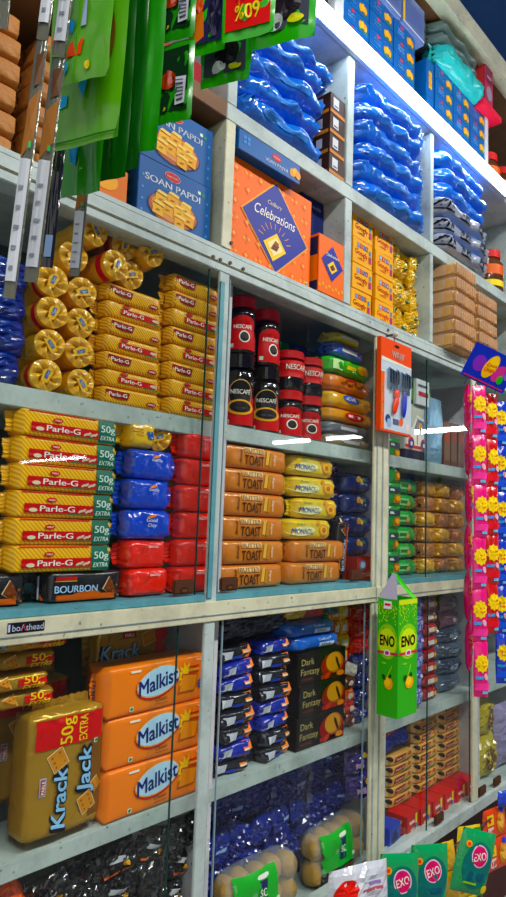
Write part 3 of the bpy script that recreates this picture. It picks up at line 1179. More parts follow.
G = 'coffee jars on the inner shelf'
JA = -0.62
jt = jar(0.182, 0.0395, 'tall')
jo = jar(0.142, 0.0375, 'oval')
jsq = jar(0.125, 0.042, 'oval')
jband = jar(0.105, 0.042, 'band')
S3 = SH3 + 0.001
jt.put(1.074, 0.086, S3, 'tall dark coffee jar, leftmost on the inner shelf', G, rz=JA)
jt.put(1.170, 0.090, S3, 'tall dark coffee jar with ringed mug label, second from left', G, rz=JA, s=(1.05, 1.05, 0.93))
jo.put(1.074, 0.086, S3 + 0.183, 'red-labelled coffee jar stacked on the leftmost tall jar', G, rz=JA)
jo.put(1.165, 0.090, S3 + 0.1705, 'red-labelled coffee jar stacked on the second tall jar', G, rz=JA + 0.35, s=1.03)
jsq.put(1.262, 0.09, S3, 'short coffee jar with red label at the bottom of the third jar stack', G, rz=JA)
jband.put(1.263, 0.09, S3 + 0.1255, 'squat red-banded coffee jar on top of the third jar stack', G, rz=JA + 0.25)
jsq.put(1.350, 0.095, S3, 'short coffee jar at the bottom of the stack beside the yellow packets', G, rz=JA)
jband.put(1.350, 0.095, S3 + 0.1255, 'squat red-banded coffee jar on the stack beside the yellow packets', G, rz=JA + 0.2)
# green cartons behind the jars
gc = carton('drink_carton', 'carton', 0.046, 0.17, 0.05, K('15803a', 0.3), lambda mb, f, l: (
    mb.rect(f, -0.015, 0.015, 0.05, 0.10, K('d8e4cf'), 1), mb.poly(f, [(-0.018, 0.10), (0.018, 0.10), (0, 0.15)], K('0c5a2c'), 1)))
gc.put(1.300, 0.22, S3 + 0.131, 'small green carton behind the coffee jars, nearer the left', 'green cartons behind the jars')
gc.put(1.360, 0.22, S3 + 0.131, 'small green carton behind the coffee jars, next to the yellow packets', 'green cartons behind the jars')
base = carton('brown_carton', 'carton', 0.15, 0.13, 0.08, K('3a2a20', 0.6))
base.put(1.330, 0.225, S3, 'dark brown carton behind the coffee jars under the green cartons')

# stack of soft packets right of the jars
STK = [('8a7a5a', 'brown', 0.036, 0.232), ('6b6f78', 'grey', 0.034, 0.225), ('e09a1c', 'amber', 0.040, 0.245), ('e8b01c', 'yellow-orange', 0.046, 0.245),
       ('d8782a', 'orange-brown', 0.048, 0.24), ('3fae22', 'bright green', 0.050, 0.235), ('3f5fc0', 'blue', 0.042, 0.19), ('c9c23a', 'pale yellow', 0.030, 0.15)]
z = S3
for i, (hx, nm, h, L_) in enumerate(STK):
    def dk(mb, fr, hx=hx, nm=nm, h=h, L_=L_, i=i):
        if nm == 'yellow-orange':
            mb.ell(fr, -0.01, h * .62, 0.042, 0.012, K('1f55b8'), 1)
            mb.text(fr, 'NOVELL', -0.01, h * .62, 0.011, TXT_W, 2, width=0.064)
            mb.ell(fr, 0.075, h * .4, 0.016, 0.009, K('c9882a'), 1)
        elif nm == 'orange-brown':
            for q in range(9):
                mb.ell(fr, -0.06 + q * 0.014, h * .45 + 0.003 * (q % 3), 0.008, 0.004, K('6a3310' if q % 2 else '8e4a1a'), 1, rot=q, n=8)
            mb.rect(fr, -0.03, 0.02, h * .72, h * .86, K('c92430'), 1, n=3)
        elif nm == 'bright green':
            mb.rect(fr, -0.09, -0.045, h * .2, h * .75, K('c9e8a8'), 1, n=3)
            mb.ell(fr, 0.05, h * .55, 0.018, 0.014, K('e0a23a'), 1)
            mb.ell(fr, 0.065, h * .45, 0.013, 0.010, K('c9803a'), 2)
            mb.rect(fr, -0.03, 0.02, h * .35, h * .6, K('f0d23a'), 1, slant=0.3, n=3)
        elif nm == 'amber':
            mb.ell(fr, 0.0, h * .5, 0.05, 0.012, K('c8242a'), 1)
            mb.rect(fr, -0.03, 0.03, h * .42, h * .6, TXT_W, 2, n=3)
        else:
            mb.rect(fr, -0.05, 0.03, h * .35, h * .6, K('c9ccd2'), 1, n=3)
    P = pack('snack_packet', 'snack packet', L_, h, 0.085, foil(hx, 0.6, 0.22), dk, seed=40 + i, p=3, taper=0.16, amp=0.003)
    P.put(1.512 + (0.004, -0.006, 0.008, 0.004, 0.0, -0.006, -0.012, -0.02)[i], 0.10, z,
          '%s snack packet in the mixed stack beside the coffee jars, %s' % (nm, ordn(i, 8)), 'mixed packets beside the jars', rz=R(0.05))
    z += h * 0.985 + 0.0015
sm = pack('snack_packet', 'snack packet', 0.10, 0.10, 0.07, foil('1c2f7a', 0.6), None, seed=49, p=3, taper=0.2, amp=0.003)
sm.put(1.44, 0.215, S3 + 0.10 + 0.115, 'dark blue packet behind the green packet of the mixed stack')
smb = carton('brown_carton', 'carton', 0.09, 0.213, 0.07, K('43352a', 0.6))
smb.put(1.48, 0.245, S3, 'tall dark carton hidden behind the mixed packet stack')

# ================================================================ BAY B, toast packs above the middle rail
ORT = foil('cc7a18', 0.4, 0.25, 25)


def deco_toast(mb, fr):
    mb.text(fr, 'Amul', -0.062, 0.028, 0.0085, K('3a1a08'), 1, width=0.030, rot=PI / 2, shear=0.2)
    mb.rect(fr, -0.050, 0.016, 0.0385, 0.050, K('e8c890'), 1, n=4)
    mb.text(fr, 'BUTTER', -0.017, 0.0442, 0.0098, K('8a4a14'), 2, width=0.062)
    mb.text(fr, 'TOAST', -0.016, 0.0215, 0.024, K('2a1208'), 2, width=0.066)
    mb.rect(fr, 0.022, 0.032, 0.014, 0.046, K('e2b45a'), 1, slant=0.12, n=3)
    mb.rect(fr, 0.034, 0.043, 0.012, 0.044, K('c98a34'), 1, slant=0.12, n=3)
    mb.text(fr, 'milky', 0.052, 0.028, 0.008, K('f6ead0'), 2, width=0.026, rot=PI / 2, bold=False)


toast = pack('toast_pack', 'toast pack', 0.250, 0.0548, 0.075, ORT, deco_toast, seed=51, p=5, taper=0.09, amp=0.0015)
YM = foil('e2c11a', 0.4, 0.25)


def deco_mon(mb, fr):
    mb.ell(fr, -0.040, 0.0225, 0.050, 0.012, K('f2e8a8'), 1, rot=0.05)
    mb.text(fr, 'MONACO', -0.040, 0.0225, 0.0135, K('1c4fb4'), 2, width=0.082, shear=0.1)
    mb.text(fr, 'cheese', -0.052, 0.041, 0.006, K('157a45'), 2, width=0.030, bold=False)
    mb.ell(fr, 0.045, 0.026, 0.0185, 0.0155, K('d98a24'), 1)
    mb.ell(fr, 0.045, 0.026, 0.0155, 0.0125, K('edb44a'), 2)
    mb.ell(fr, 0.045, 0.026, 0.008, 0.0065, K('b56a1a'), 3)
    mb.ell(fr, 0.026, 0.043, 0.010, 0.006, K('d98a24'), 1, rot=0.5)


mon = pack('biscuit_pack', 'biscuit pack', 0.205, 0.0535, 0.065, YM, deco_mon, seed=53, p=3.6, taper=0.16, amp=0.002)
zb = -0.1565
for i in range(6):
    toast.put(1.106 + R(0.003), 0.078, zb + i * 0.0553, 'orange-brown butter toast pack, %s of the left stack' % ordn(i, 6), 'butter toast packs, left stack', rz=R(0.012))
for i in range(6):
    if i < 2:
        toast.put((1.352, 1.366)[i], 0.082, zb + i * 0.0553, 'orange-brown butter toast pack %s under the yellow packs' % ('lowest' if i == 0 else 'second from the bottom'), 'butter toast packs under the yellow packs', rz=R(0.02))
    else:
        mon.put(1.338 + (0, 0, -0.006, 0.022, 0.008, 0.0)[i], 0.082, zb + 0.0015 + i * 0.0553, 'yellow biscuit pack beside the toast packs, %s of four' % ordn(i - 2, 4), 'yellow biscuit packs beside the toast', rz=R(0.03))

# leaning dark packs, purple pouches, navy stack and red carton
lean = pack('biscuit_pack', 'biscuit pack', 0.170, 0.054, 0.05, BRB, deco_bourbon, seed=55, p=6, taper=0.06)
lean.put(1.520, 0.098, zb + 0.0885, 'dark biscuit pack leaning upright beside the lowest toast packs', 'leaning dark biscuit packs', ry=-1.46, rz=0.1)
lean.put(1.552, 0.150, zb + 0.0935, 'second dark leaning biscuit pack, behind the upright one', 'leaning dark biscuit packs', ry=-1.42, rz=0.1)
for i, (x, y, zz, hx, nm) in enumerate(((1.492, 0.135, 0.019, '7a1f3a', 'maroon'), (1.492, 0.135, 0.059, '5a1a4a', 'plum'), (1.492, 0.135, 0.099, 'b01f34', 'crimson'), (1.492, 0.135, 0.137, '4a1a6a', 'purple'))):
    P = Proto(pouch_mb(0.10, 0.045, 0.05, foil(hx, 0.8, 0.2), 57 + i, 0.005, 0.1, lambda mb, fr: mb.rect(fr, -0.03, 0.02, 0.016, 0.026, K('c9b8b0'), 1, n=3)).build('snack_pouch'), 'pouch')
    P.put(x, y, zz, '%s pouch squeezed between the yellow packs and the navy stack' % nm, 'pouches behind the yellow packs', rz=R(0.1))
filler = carton('brown_carton', 'carton', 0.085, 0.085, 0.06, K('3a2320', 0.5))
filler.put(1.47, 0.205, zb, 'small dark carton behind the leaning dark packs')
NV2 = foil('0b2160', 0.55, 0.2)


def deco_navy(mb, fr):
    mb.ell(fr, -0.012, 0.040, 0.013, 0.009, K('c9953a'), 1, rot=0.5, n=10)
    mb.ell(fr, 0.000, 0.036, 0.008, 0.007, K('d8b45a'), 2, n=10)
    mb.ell(fr, 0.018, 0.040, 0.010, 0.004, K('3f9a3a'), 1, rot=-0.3, n=10)


nvp = pack('biscuit_pack', 'biscuit pack', 0.165, 0.058, 0.07, NV2, deco_navy, seed=60, p=2.8, taper=0.24, amp=0.003, crimp=0.016)
redc = carton('red_carton', 'carton', 0.128, 0.064, 0.05, K('8e2418', 0.35), lambda mb, f, l: (
    mb.rect(f, -0.063, 0.063, 0.002, 0.062, K('a8381c'), 1), mb.ell(f, -0.035, 0.043, 0.017, 0.014, K('4a86c8'), 2), mb.ell(f, -0.035, 0.043, 0.011, 0.009, K('e8eef4'), 3),
    mb.text(f, 'Fruit', -0.022, 0.018, 0.015, TXT_W, 3, width=0.048), mb.ell(f, 0.026, 0.030, 0.020, 0.022, K('e0862a'), 2), mb.ell(f, 0.040, 0.016, 0.014, 0.010, K('f0b23a'), 3), mb.ell(f, 0.046, 0.050, 0.013, 0.009, K('c8202a'), 3)))
redc.put(1.590, 0.068, zb, 'small red and orange carton at the foot of the navy pack stack')
for i in range(4):
    nvp.put(1.582 + R(0.006), 0.105, zb + 0.065 + 0.0605 * i + (0.002 if i else 0), 'navy crinkled pack above the red carton, %s of four' % ordn(i, 4), 'navy crinkled packs', rz=R(0.05))

# ================================================================ BAY B, below the middle rail
zf = SH5 + 0.001


def deco_wafer(mb, fr):
    mb.rect(fr, 0.022, 0.046, 0.002, 0.033, K('f0802a'), 1, n=4)
    mb.rect(fr, -0.045, -0.015, 0.008, 0.024, K('b8bec8'), 1, slant=0.3, n=3)
    mb.rect(fr, 0.023, 0.045, 0.014, 0.018, K('f4e2c8'), 2, n=2)
    mb.rect(fr, -0.012, 0.018, 0.004, 0.012, K('2a4ac0'), 1, n=2)


WF1 = foil('121420', 0.7, 0.16)
WF2 = foil('14279a', 0.7, 0.16)
wf = [pack('wafer_pack', 'wafer pack', 0.128, 0.0345, 0.065, WF1 if k < 2 else WF2, deco_wafer, seed=62 + k, p=3.5, taper=0.10, amp=0.004) for k in range(3)]
for c in range(2):
    for i in range(8):
        wf[(i * 2 + c + (i // 3)) % 3].put((1.074, 1.212)[c] + R(0.006), 0.083 + R(0.006), zf + i * 0.0352, '%s wafer pack with an orange stripe, %s in the %s column' % (
            ('black', 'black', 'blue')[(i * 2 + c + (i // 3)) % 3], ordn(i, 8), ('left', 'right')[c]), 'orange-striped wafer packs', rz=R(0.16), ry=R(0.06))
DKB = foil('191634', 0.75, 0.25)
dkp = Proto(pouch_mb(0.17, 0.075, 0.075, DKB, 66, 0.007).build('snack_pouch'), 'pouch')
dkp.put(1.08, 0.10, zf + 8 * 0.0352 + 0.002, 'dark violet bag on top of the left wafer column', 'dark violet bags')
dkp.put(1.225, 0.115, zf + 8 * 0.0352 + 0.003, 'dark violet bag on top of the right wafer column', 'dark violet bags', rz=0.2)


def deco_df(mb, fr, l=None):
    mb.text(fr, 'Dark', -0.060, 0.056, 0.0165, K('b9a86a'), 1, width=0.050, bold=False)
    mb.text(fr, 'Fantasy', -0.050, 0.032, 0.0165, K('b9a86a'), 1, width=0.074, bold=False)
    mb.ell(fr, 0.045, 0.035, 0.052, 0.032, K('8e1a18'), 1)
    mb.rect(fr, -0.005, 0.098, 0.004, 0.014, K('a8281c'), 1)
    mb.ell(fr, 0.052, 0.042, 0.036, 0.027, K('b06a24'), 2)
    mb.ell(fr, 0.046, 0.044, 0.033, 0.024, K('d2963a'), 3)
    mb.poly(fr, [(0.052, 0.058), (0.062, 0.052), (0.074, 0.028), (0.072, 0.020), (0.064, 0.028), (0.054, 0.046)], K('3a160c'), 4)
    mb.ell(fr, 0.020, 0.012, 0.014, 0.007, K('c23a24'), 4, rot=0.4)
    mb.ell(fr, 0.075, 0.012, 0.016, 0.007, K('d8862a'), 4)
    mb.rect(fr, -0.085, -0.040, 0.010, 0.016, K('5a1f1a'), 1)


df = carton('biscuit_box', 'biscuit box', 0.202, 0.078, 0.065, K('14100f', 0.25), deco_df)
for i in range(3):
    df.put(1.385 + (0.0, 0.006, 0.0)[i], 0.080, zf + i * 0.0785, 'black biscuit box with golden cookie picture, %s of three' % ['lowest', 'middle', 'topmost'][i], 'black cookie boxes', rz=R(0.02))


def deco_bt(mb, fr):
    mb.text(fr, 'Cadbury', 0.02, 0.026, 0.006, K('cfe0f4'), 2, width=0.05, bold=False)
    mb.rect(fr, 0.0, 0.062, 0.006, 0.017, K('c9d8ea'), 1, n=4)
    mb.text(fr, 'VIVA', 0.03, 0.0115, 0.007, K('15367a'), 2, width=0.04)


BT = foil('1a5fc0', 0.5, 0.22)
bt = pack('biscuit_pack', 'biscuit pack', 0.225, 0.036, 0.09, BT, deco_bt, seed=68, p=3.4, taper=0.12, amp=0.003)
for i in range(2):
    bt.put(1.378 - 0.02 * i, 0.10, zf + 3 * 0.0785 + 0.001 + i * 0.0368, 'bright blue packet on the black cookie boxes, %s of two' % ('lower', 'upper')[i], 'blue packets on the cookie boxes', rz=R(0.03))
mixed = [('c8281e', 'red'), ('d8b41e', 'yellow'), ('35406a', 'slate blue')]
for i, (hx, nm) in enumerate(mixed):
    P = Proto(pouch_mb(0.085, 0.055, 0.05, foil(hx, 0.8, 0.2), 70 + i, 0.005, 0.1).build('snack_pouch'), 'pouch')
    P.put((1.400, 1.316, 1.47)[i], 0.10, zf + 3 * 0.0785 + 0.001 + 2 * 0.0368 + 0.001, 'small %s pouch on top of the blue packets' % nm, 'small pouches on the blue packets')


# hanging chains of sweets: one thing per chain, each sachet a part
def sweet_chain(name, label, group, X, Y, ztop, n, w, h, t, cols, seed=0, rz=0.0, deco=None, lean=0.0, cat='sweet strip', partname='sachet', crumple=0.003, pinch=0.12, tone=0.55):
    root = empty(name)
    root.location = (X, Y, ztop + ZO)
    root.rotation_euler = (0, lean, rz)
    cache = {}
    for i in range(n):
        hx = cols[i % len(cols)]
        if hx not in cache:
            o = pouch_mb(w, h, t, foil(hx, tone, 0.22), seed + len(cache), crumple, pinch, (lambda mb, fr, hx=hx: deco(mb, fr, hx)) if deco else None).build(partname, root)
            cache[hx] = o
        else:
            o = cache[hx].copy()
            COL.objects.link(o)
            o.parent = root
        o.location = (0.002 * math.sin(i * 2.3 + seed), 0.002 * math.cos(i * 1.7), -(i + 1) * h * 0.985)
        o.rotation_euler = (0, 0, 0.12 * math.sin(i * 1.9 + seed))
    if group:
        tag(root, label, cat, group)
    else:
        tag(root, label, cat)
    return root


def d_sachet(mb, fr, hx):
    mb.rect(fr, -0.012, 0.010, 0.012, 0.030, K('c9d2c0'), 1, n=3)
    mb.ell(fr, 0.004, 0.034, 0.008, 0.006, K('e8b43a'), 1, n=10)


for i, (cols, nm) in enumerate(((('d8641c', 'c93a1c', 'd8641c'), 'orange and red'), (('d8c22a', 'e0a01c'), 'yellow'), (('b81c22', 'c8241e'), 'red'))):
    sweet_chain('sweet_strip', '%s hanging sachet strip at the right of the cookie boxes' % nm, 'sachet strips beside the cookie boxes', 1.522 + i * 0.040, 0.112, -0.232, 4, 0.048, 0.043, 0.018, cols, 80 + i * 3, deco=d_sachet)
cand = [Proto(pouch_mb(0.045, 0.036, 0.026, foil(hx, 0.6, 0.2), 90 + i, 0.004, 0.35, lambda mb, fr: mb.ell(fr, 0, 0.018, 0.010, 0.008, K('f0ead8'), 1, n=10)).build('wrapped_sweet'), 'sweet')
        for i, hx in enumerate(('2f8a4a', 'd8641c', 'e0c02a', '6a2a18', '4aa08a', 'c8241e', 'd8d4c8'))]
cn = ['green', 'orange', 'yellow', 'brown', 'mint green', 'red', 'white']
for r_ in range(5):
    for c in range(2):
        k = (r_ * 2 + c * 3 + r_ // 2) % 7
        cand[k].put(1.512 + c * 0.046 + R(0.004), 0.085, zf + r_ * 0.0345, '%s wrapped sweet beside the cookie boxes, row %s from the bottom' % (cn[k], ['one', 'two', 'three', 'four', 'five'][r_]),
                    'wrapped sweets beside the cookie boxes', rz=R(0.5), ry=R(0.4))
bp_ = Proto(pouch_mb(0.075, 0.05, 0.055, foil('10206e', 0.7, 0.18), 99, 0.005, 0.2).build('snack_pouch'), 'pouch')
for i in range(4):
    bp_.put(1.618, 0.10, zf + i * 0.047, 'dark blue puffed pouch against the right panel, %s of four' % ordn(i, 4), 'dark blue pouches by the right panel', rz=R(0.3))
rp_ = Proto(pouch_mb(0.070, 0.05, 0.05, foil('b8141c', 0.7, 0.18), 100, 0.005, 0.2).build('snack_pouch'), 'pouch')
for i in range(3):
    rp_.put(1.622, 0.10, zf + 0.189 + i * 0.046, 'red puffed pouch against the right panel, %s of three' % ['lowest', 'middle', 'topmost'][i], 'red pouches by the right panel', rz=R(0.3))

# bottom shelf of bay B: blue pouches and two rusk bags
BLF = foil('10237a', 0.9, 0.14)
bb = [Proto(pouch_mb(0.10, 0.078, 0.036, BLF, 110 + i, 0.008, 0.22, (lambda mb, fr: mb.rect(fr, -0.01, 0.02, 0.03, 0.038, K('8ea6d8'), 1, slant=0.4, n=3)) if i == 1 else None).build('snack_pouch'), 'pouch') for i in range(3)]
for r_ in range(5):
    for c in range(8):
        bb[(r_ + c * 2) % 3].put(1.03 + c * 0.080 + R(0.01), 0.15 + R(0.012) + 0.01 * (r_ % 2), FB + r_ * 0.063, 'glossy dark blue snack pouch in the heap behind the rusk bags', 'heap of glossy blue pouches',
                                 rz=R(0.4), rx=R(0.25), ry=R(0.45))
vio = Proto(pouch_mb(0.09, 0.07, 0.04, foil('3a2a7a', 0.8, 0.15), 115, 0.008, 0.2, lambda mb, fr: (mb.rect(fr, -0.02, 0.015, 0.02, 0.035, K('c8a8d0'), 1, n=3), mb.ell(fr, 0.02, 0.05, 0.01, 0.007, K('d8b43a'), 1))).build('snack_pouch'), 'pouch')
for i, (x, zz) in enumerate(((1.595, -0.70), (1.612, -0.772))):
    vio.put(x, 0.085, zz, ('violet patterned pouch at the upper right of the blue heap', 'violet patterned pouch just above the right rusk bag')[i], 'violet pouches', rz=R(0.3))
RUSK = mat('rusk_bread', sr('b08848'), 0.8, 0.8, 60, vary=0.4)
FILM = film_mat('clear_film', (0.85, 0.9, 0.85), 0.16)


def rusk_bag():
    root = empty('rusk_bag')
    for i in range(5):
        for j in range(2):
            m = MB()
            n = 16
            m.grid(lambda u, v: (0.026 * math.cos(2 * PI * u) * (1 - (2 * v - 1) ** 4) ** .5 * (1 + .16 * noise.noise(Vector((3 * math.cos(2 * PI * u), v * 4, i + 3 * math.sin(2 * PI * u))))),
                                 -0.028 + 0.056 * v, 0.030 * math.sin(2 * PI * u) * (1 - (2 * v - 1) ** 4) ** .5), n, 8, RUSK, True, wrap=True)
            m.build('rusk', root, (-0.098 + i * 0.048 + R(0.004), 0.004 * (i % 2) - R(0.004), 0.034 + j * 0.058 + 0.003 * (i % 2)), (R(0.3), R(0.5), R(0.4)))
    m = MB()
    fr = pillow(m, 0.275, 0.132, 0.085, FILM, p=3.2, seed=120, taper=0.2, amp=0.004, crimp=0.02)
    m.build('clear_wrapper', root)
    m = MB()
    m.grid(lambda a, b_: fr(-0.100 + 0.130 * a, 0.040 + 0.086 * b_, 1), 12, 10, K('2fae3a', 0.3), True)
    m.grid(lambda a, b_: fr(-0.100 + 0.130 * a, 0.006 + 0.034 * b_, 1), 12, 6, K('12140f', 0.3), True)
    m.rect(fr, -0.030, -0.004, 0.054, 0.106, K('1c2060'), 2, n=2)
    m.text(fr, 'SC', -0.017, 0.080, 0.016, TXT_W, 3, width=0.020)
    m.ell(fr, -0.017, 0.114, 0.020, 0.005, TXT_W, 3)
    m.rect(fr, 0.024, 0.034, 0.050, 0.060, K('d8ecd0'), 2)
    m.text(fr, 'Premium', -0.035, 0.030, 0.015, K('d8d8c8'), 2, width=0.072, shear=0.25, bold=False)
    m.ell(fr, 0.018, 0.022, 0.020, 0.013, K('7a4a24'), 3)
    m.build('printed_label', root)
    return Proto(root, 'rusk bag')


rb = rusk_bag()
rb.put(1.500, 0.085, FB + 0.002, 'clear bag of round rusks with a green label in front of the blue heap', 'clear rusk bags', rz=0.05)
rb.put(1.200, 0.088, FB + 0.002, 'clear bag of round rusks further left in front of the blue heap', 'clear rusk bags', rz=-0.06)

# ================================================================ BAY C
def deco_car(mb, f, l):
    mb.rect(f, -0.075, 0.07, 0.006, 0.016, K('c22a22'), 1)
    mb.poly(f, [(-0.07, 0.016), (0.066, 0.016), (0.064, 0.062), (0.045, 0.108), (-0.005, 0.118), (-0.03, 0.075), (-0.066, 0.062)], K('e2e2d8'), 2)
    mb.poly(f, [(-0.022, 0.070), (0.0, 0.106), (0.040, 0.100), (0.048, 0.068)], K('5a6f86'), 3)
    mb.rect(f, -0.004, 0.002, 0.02, 0.11, K('d8842a'), 4)
    mb.rect(f, 0.008, 0.028, 0.074, 0.094, K('e0a23a'), 4)
    for u in (-0.040, 0.040):
        mb.ell(f, u, 0.022, 0.020, 0.020, K('c8342a'), 4)
        mb.ell(f, u, 0.020, 0.015, 0.015, K('2a3a78'), 5)
        mb.ell(f, u, 0.020, 0.007, 0.007, K('d8dce0'), 6)


darkb = carton('dark_box', 'box', 0.17, 0.03, 0.07, K('231c33', 0.4))
darkb.put(1.875, 0.085, S3, 'flat dark violet box under the picture carton')
carb = carton('picture_carton', 'carton', 0.155, 0.150, 0.06, K('b9bcae', 0.4), deco_car)
carb.put(1.868, 0.08, S3 + 0.0305, 'pale carton printed with a white and red car')
REFL = mat('glass_reflection_foil', sr('9cc4e0'), 0.2, 0.6, 60, metal=0.6)  # for a pouch added in place of a pale reflection in the glass
sp = Proto(pouch_mb(0.125, 0.22, 0.025, REFL, 130, 0.004, 0.05, lambda mb, fr: (mb.rect(fr, -0.05, 0.05, 0.10, 0.105, K('e8eef4'), 1, n=4), mb.rect(fr, -0.05, 0.02, 0.04, 0.046, K('6a88a8'), 1, n=4))).build('reflection_pouch'), 'pouch')
sp.put(1.972, 0.048, S3 + 0.002, 'pale blue pouch added as the bright reflection in front of the picture carton')
bxs = carton('narrow_box', 'box', 0.05, 0.16, 0.07, K('6a3f34', 0.4), lambda mb, f, l: (mb.rect(f, -0.02, 0.02, 0.02, 0.14, K('7a5a44'), 1), mb.rect(f, -0.014, 0.014, 0.09, 0.13, K('a8442a'), 2)))
for i in range(3):
    bxs.put(2.095 + i * 0.054, 0.095, S3, 'narrow brown box right of the reflection pouch, %s of three from the left' % NTH[i], 'narrow brown boxes')
grb = carton('green_carton', 'carton', 0.19, 0.085, 0.08, K('1f6a34', 0.35), lambda mb, f, l: (mb.poly(f, [(-0.09, 0.01), (0.09, 0.03), (0.09, 0.06), (-0.09, 0.05)], K('6fae4a'), 1), mb.ell(f, 0.03, 0.05, 0.03, 0.018, K('c83a2a'), 2)))
grb.put(1.888, 0.098, S3 + 0.1815, 'green carton lying on the picture carton', rz=0.08)
pap = carton('paper_pad', 'paper pad', 0.085, 0.085, 0.012, K('c9ccd0', 0.6), lambda mb, f, l: (mb.rect(f, -0.035, 0.03, 0.06, 0.068, K('4a4f5a'), 1), mb.rect(f, -0.03, 0.035, 0.03, 0.045, K('b02a34'), 1)))
pap.put(1.885, 0.045, S3 + 0.1815, 'small white printed paper pad in front of the green carton')

# green sachet chain and green packs, gold packs
def d_green(mb, fr, hx):
    mb.rect(fr, -0.030, 0.030, 0.040, 0.058, K('28384a'), 1, n=3)
    mb.poly(fr, [(-0.012, 0.010), (0.026, 0.012), (0.022, 0.034), (-0.008, 0.036)], K('d86a2a'), 2)
    mb.ell(fr, 0.008, 0.024, 0.012, 0.008, K('e8b43a'), 3, n=10)
    mb.rect(fr, -0.028, 0.0, 0.046, 0.053, K('c9d8cf'), 3, n=3)


sweet_chain('sachet_strip', 'green sachet strip hanging just right of the middle post', None, 1.728, 0.050, 0.270, 6, 0.066, 0.071, 0.016, ('1f8a3a',), 132, deco=d_green, cat='sachet strip')


def deco_gp(mb, fr):
    mb.rect(fr, 0.018, 0.034, 0.004, 0.048, K('c8382a'), 1, n=3)
    mb.rect(fr, -0.068, -0.052, 0.004, 0.048, K('c8382a'), 1, n=3)
    mb.rect(fr, -0.046, 0.012, 0.014, 0.036, K('6fc46a'), 1, n=4)
    mb.rect(fr, -0.040, 0.004, 0.020, 0.030, K('1a5f2a'), 2, n=4)
    mb.ell(fr, 0.010, 0.018, 0.012, 0.010, K('e0a23a'), 3, n=12)


gp = pack('green_pack', 'biscuit pack', 0.185, 0.0515, 0.07, foil('17963a', 0.6, 0.2), deco_gp, seed=140, p=3, taper=0.2, amp=0.003)
gp2 = pack('green_pack', 'biscuit pack', 0.10, 0.0515, 0.05, foil('1c7a34', 0.6, 0.2), deco_gp, seed=141, p=3, taper=0.2, amp=0.003)
GLD = [pack('gold_pack', 'biscuit pack', 0.110, 0.0515, 0.065, mat('gold_foil_%d' % k, sr(hx), 0.2, 1.0, 45, metal=0.15, spec=0.9), None, seed=143 + k, p=3, taper=0.2, amp=0.006) for k, hx in enumerate(('e0a838', 'b8743c', 'c98a34'))]
for i in range(6):
    gp.put(1.858 + R(0.004), 0.115, zb + i * 0.0525, 'green pack with red stripes right of the sachet strip, %s of six' % ordn(i, 6), 'green striped packs', rz=R(0.04))
    for c in range(3):
        GLD[(i + c) % 3].put(2.013 + c * 0.1075 + R(0.003), 0.108, zb + i * 0.0525, '%s foil pack, %s in the %s gold column' % (('bright gold', 'copper', 'bronze')[(i + c) % 3], ordn(i, 6), ('left', 'middle', 'right')[c]),
                             'gold foil packs', rz=R(0.05))

# below the middle rail: lilac strip, red packs, grey packs
def d_lil(mb, fr, hx):
    mb.rect(fr, -0.016, 0.012, 0.012, 0.030, K('9aa4e0'), 1, n=3)
    mb.ell(fr, 0.006, 0.034, 0.008, 0.007, K('d8dcf0'), 2, n=10)


for k in range(2):
    sweet_chain('sachet_strip', ('lilac sachet strip hanging right of the green hanging box, front one', 'lilac sachet strip right behind the front lilac strip')[k], 'lilac sachet strips',
                1.880 - 0.075 * k, 0.050 + 0.035 * k, -0.226, 6, 0.055, 0.056, 0.02, ('5a62c0', '6a6fb8'), 150 + k * 3, deco=d_lil, cat='sachet strip', crumple=0.005)


def deco_rk(mb, fr):
    mb.rect(fr, -0.03, 0.018, 0.014, 0.028, K('d8d0c8'), 1, n=3)
    mb.rect(fr, -0.05, -0.035, 0.006, 0.036, K('1c1418'), 1, n=2)
    mb.ell(fr, 0.032, 0.02, 0.012, 0.008, K('d8a23a'), 1, n=10)


rk = pack('red_pack', 'snack pack', 0.128, 0.0405, 0.07, foil('a81a20', 0.7, 0.2), deco_rk, seed=155, p=3, taper=0.2, amp=0.003)
gk = [Proto(pouch_mb(0.165, 0.058, 0.06, foil(hx, 0.9, 0.15), 157 + i, 0.007, 0.15, lambda mb, fr: mb.rect(fr, -0.03, 0.03, 0.02, 0.034, K('a8b4c0'), 1, slant=0.2, n=3)).build('snack_pouch'), 'pouch') for i, hx in enumerate(('54657a', '3f4f66', '7a4a58'))]
for i in range(8):
    rk.put(2.000 + R(0.004), 0.100, zf + i * 0.0412, 'red and black snack pack right of the lilac strips, %s of eight' % ordn(i, 8), 'red snack packs', rz=R(0.05))
for i in range(6):
    k = 2 if i in (4, 5) else i % 2
    gk[k].put(2.185 + R(0.006), 0.105, zf + i * 0.054, '%s crinkled pouch right of the red snack packs, %s of six' % (('grey-blue', 'slate', 'dusty rose')[k], ordn(i, 6)), 'crinkled grey pouches', rz=R(0.2))

# bottom shelf of bay C: cream packs, red cartons
CRP = mat('cream_pack_wrapper', sr('d8a458'), 0.35, 0.2, 30)


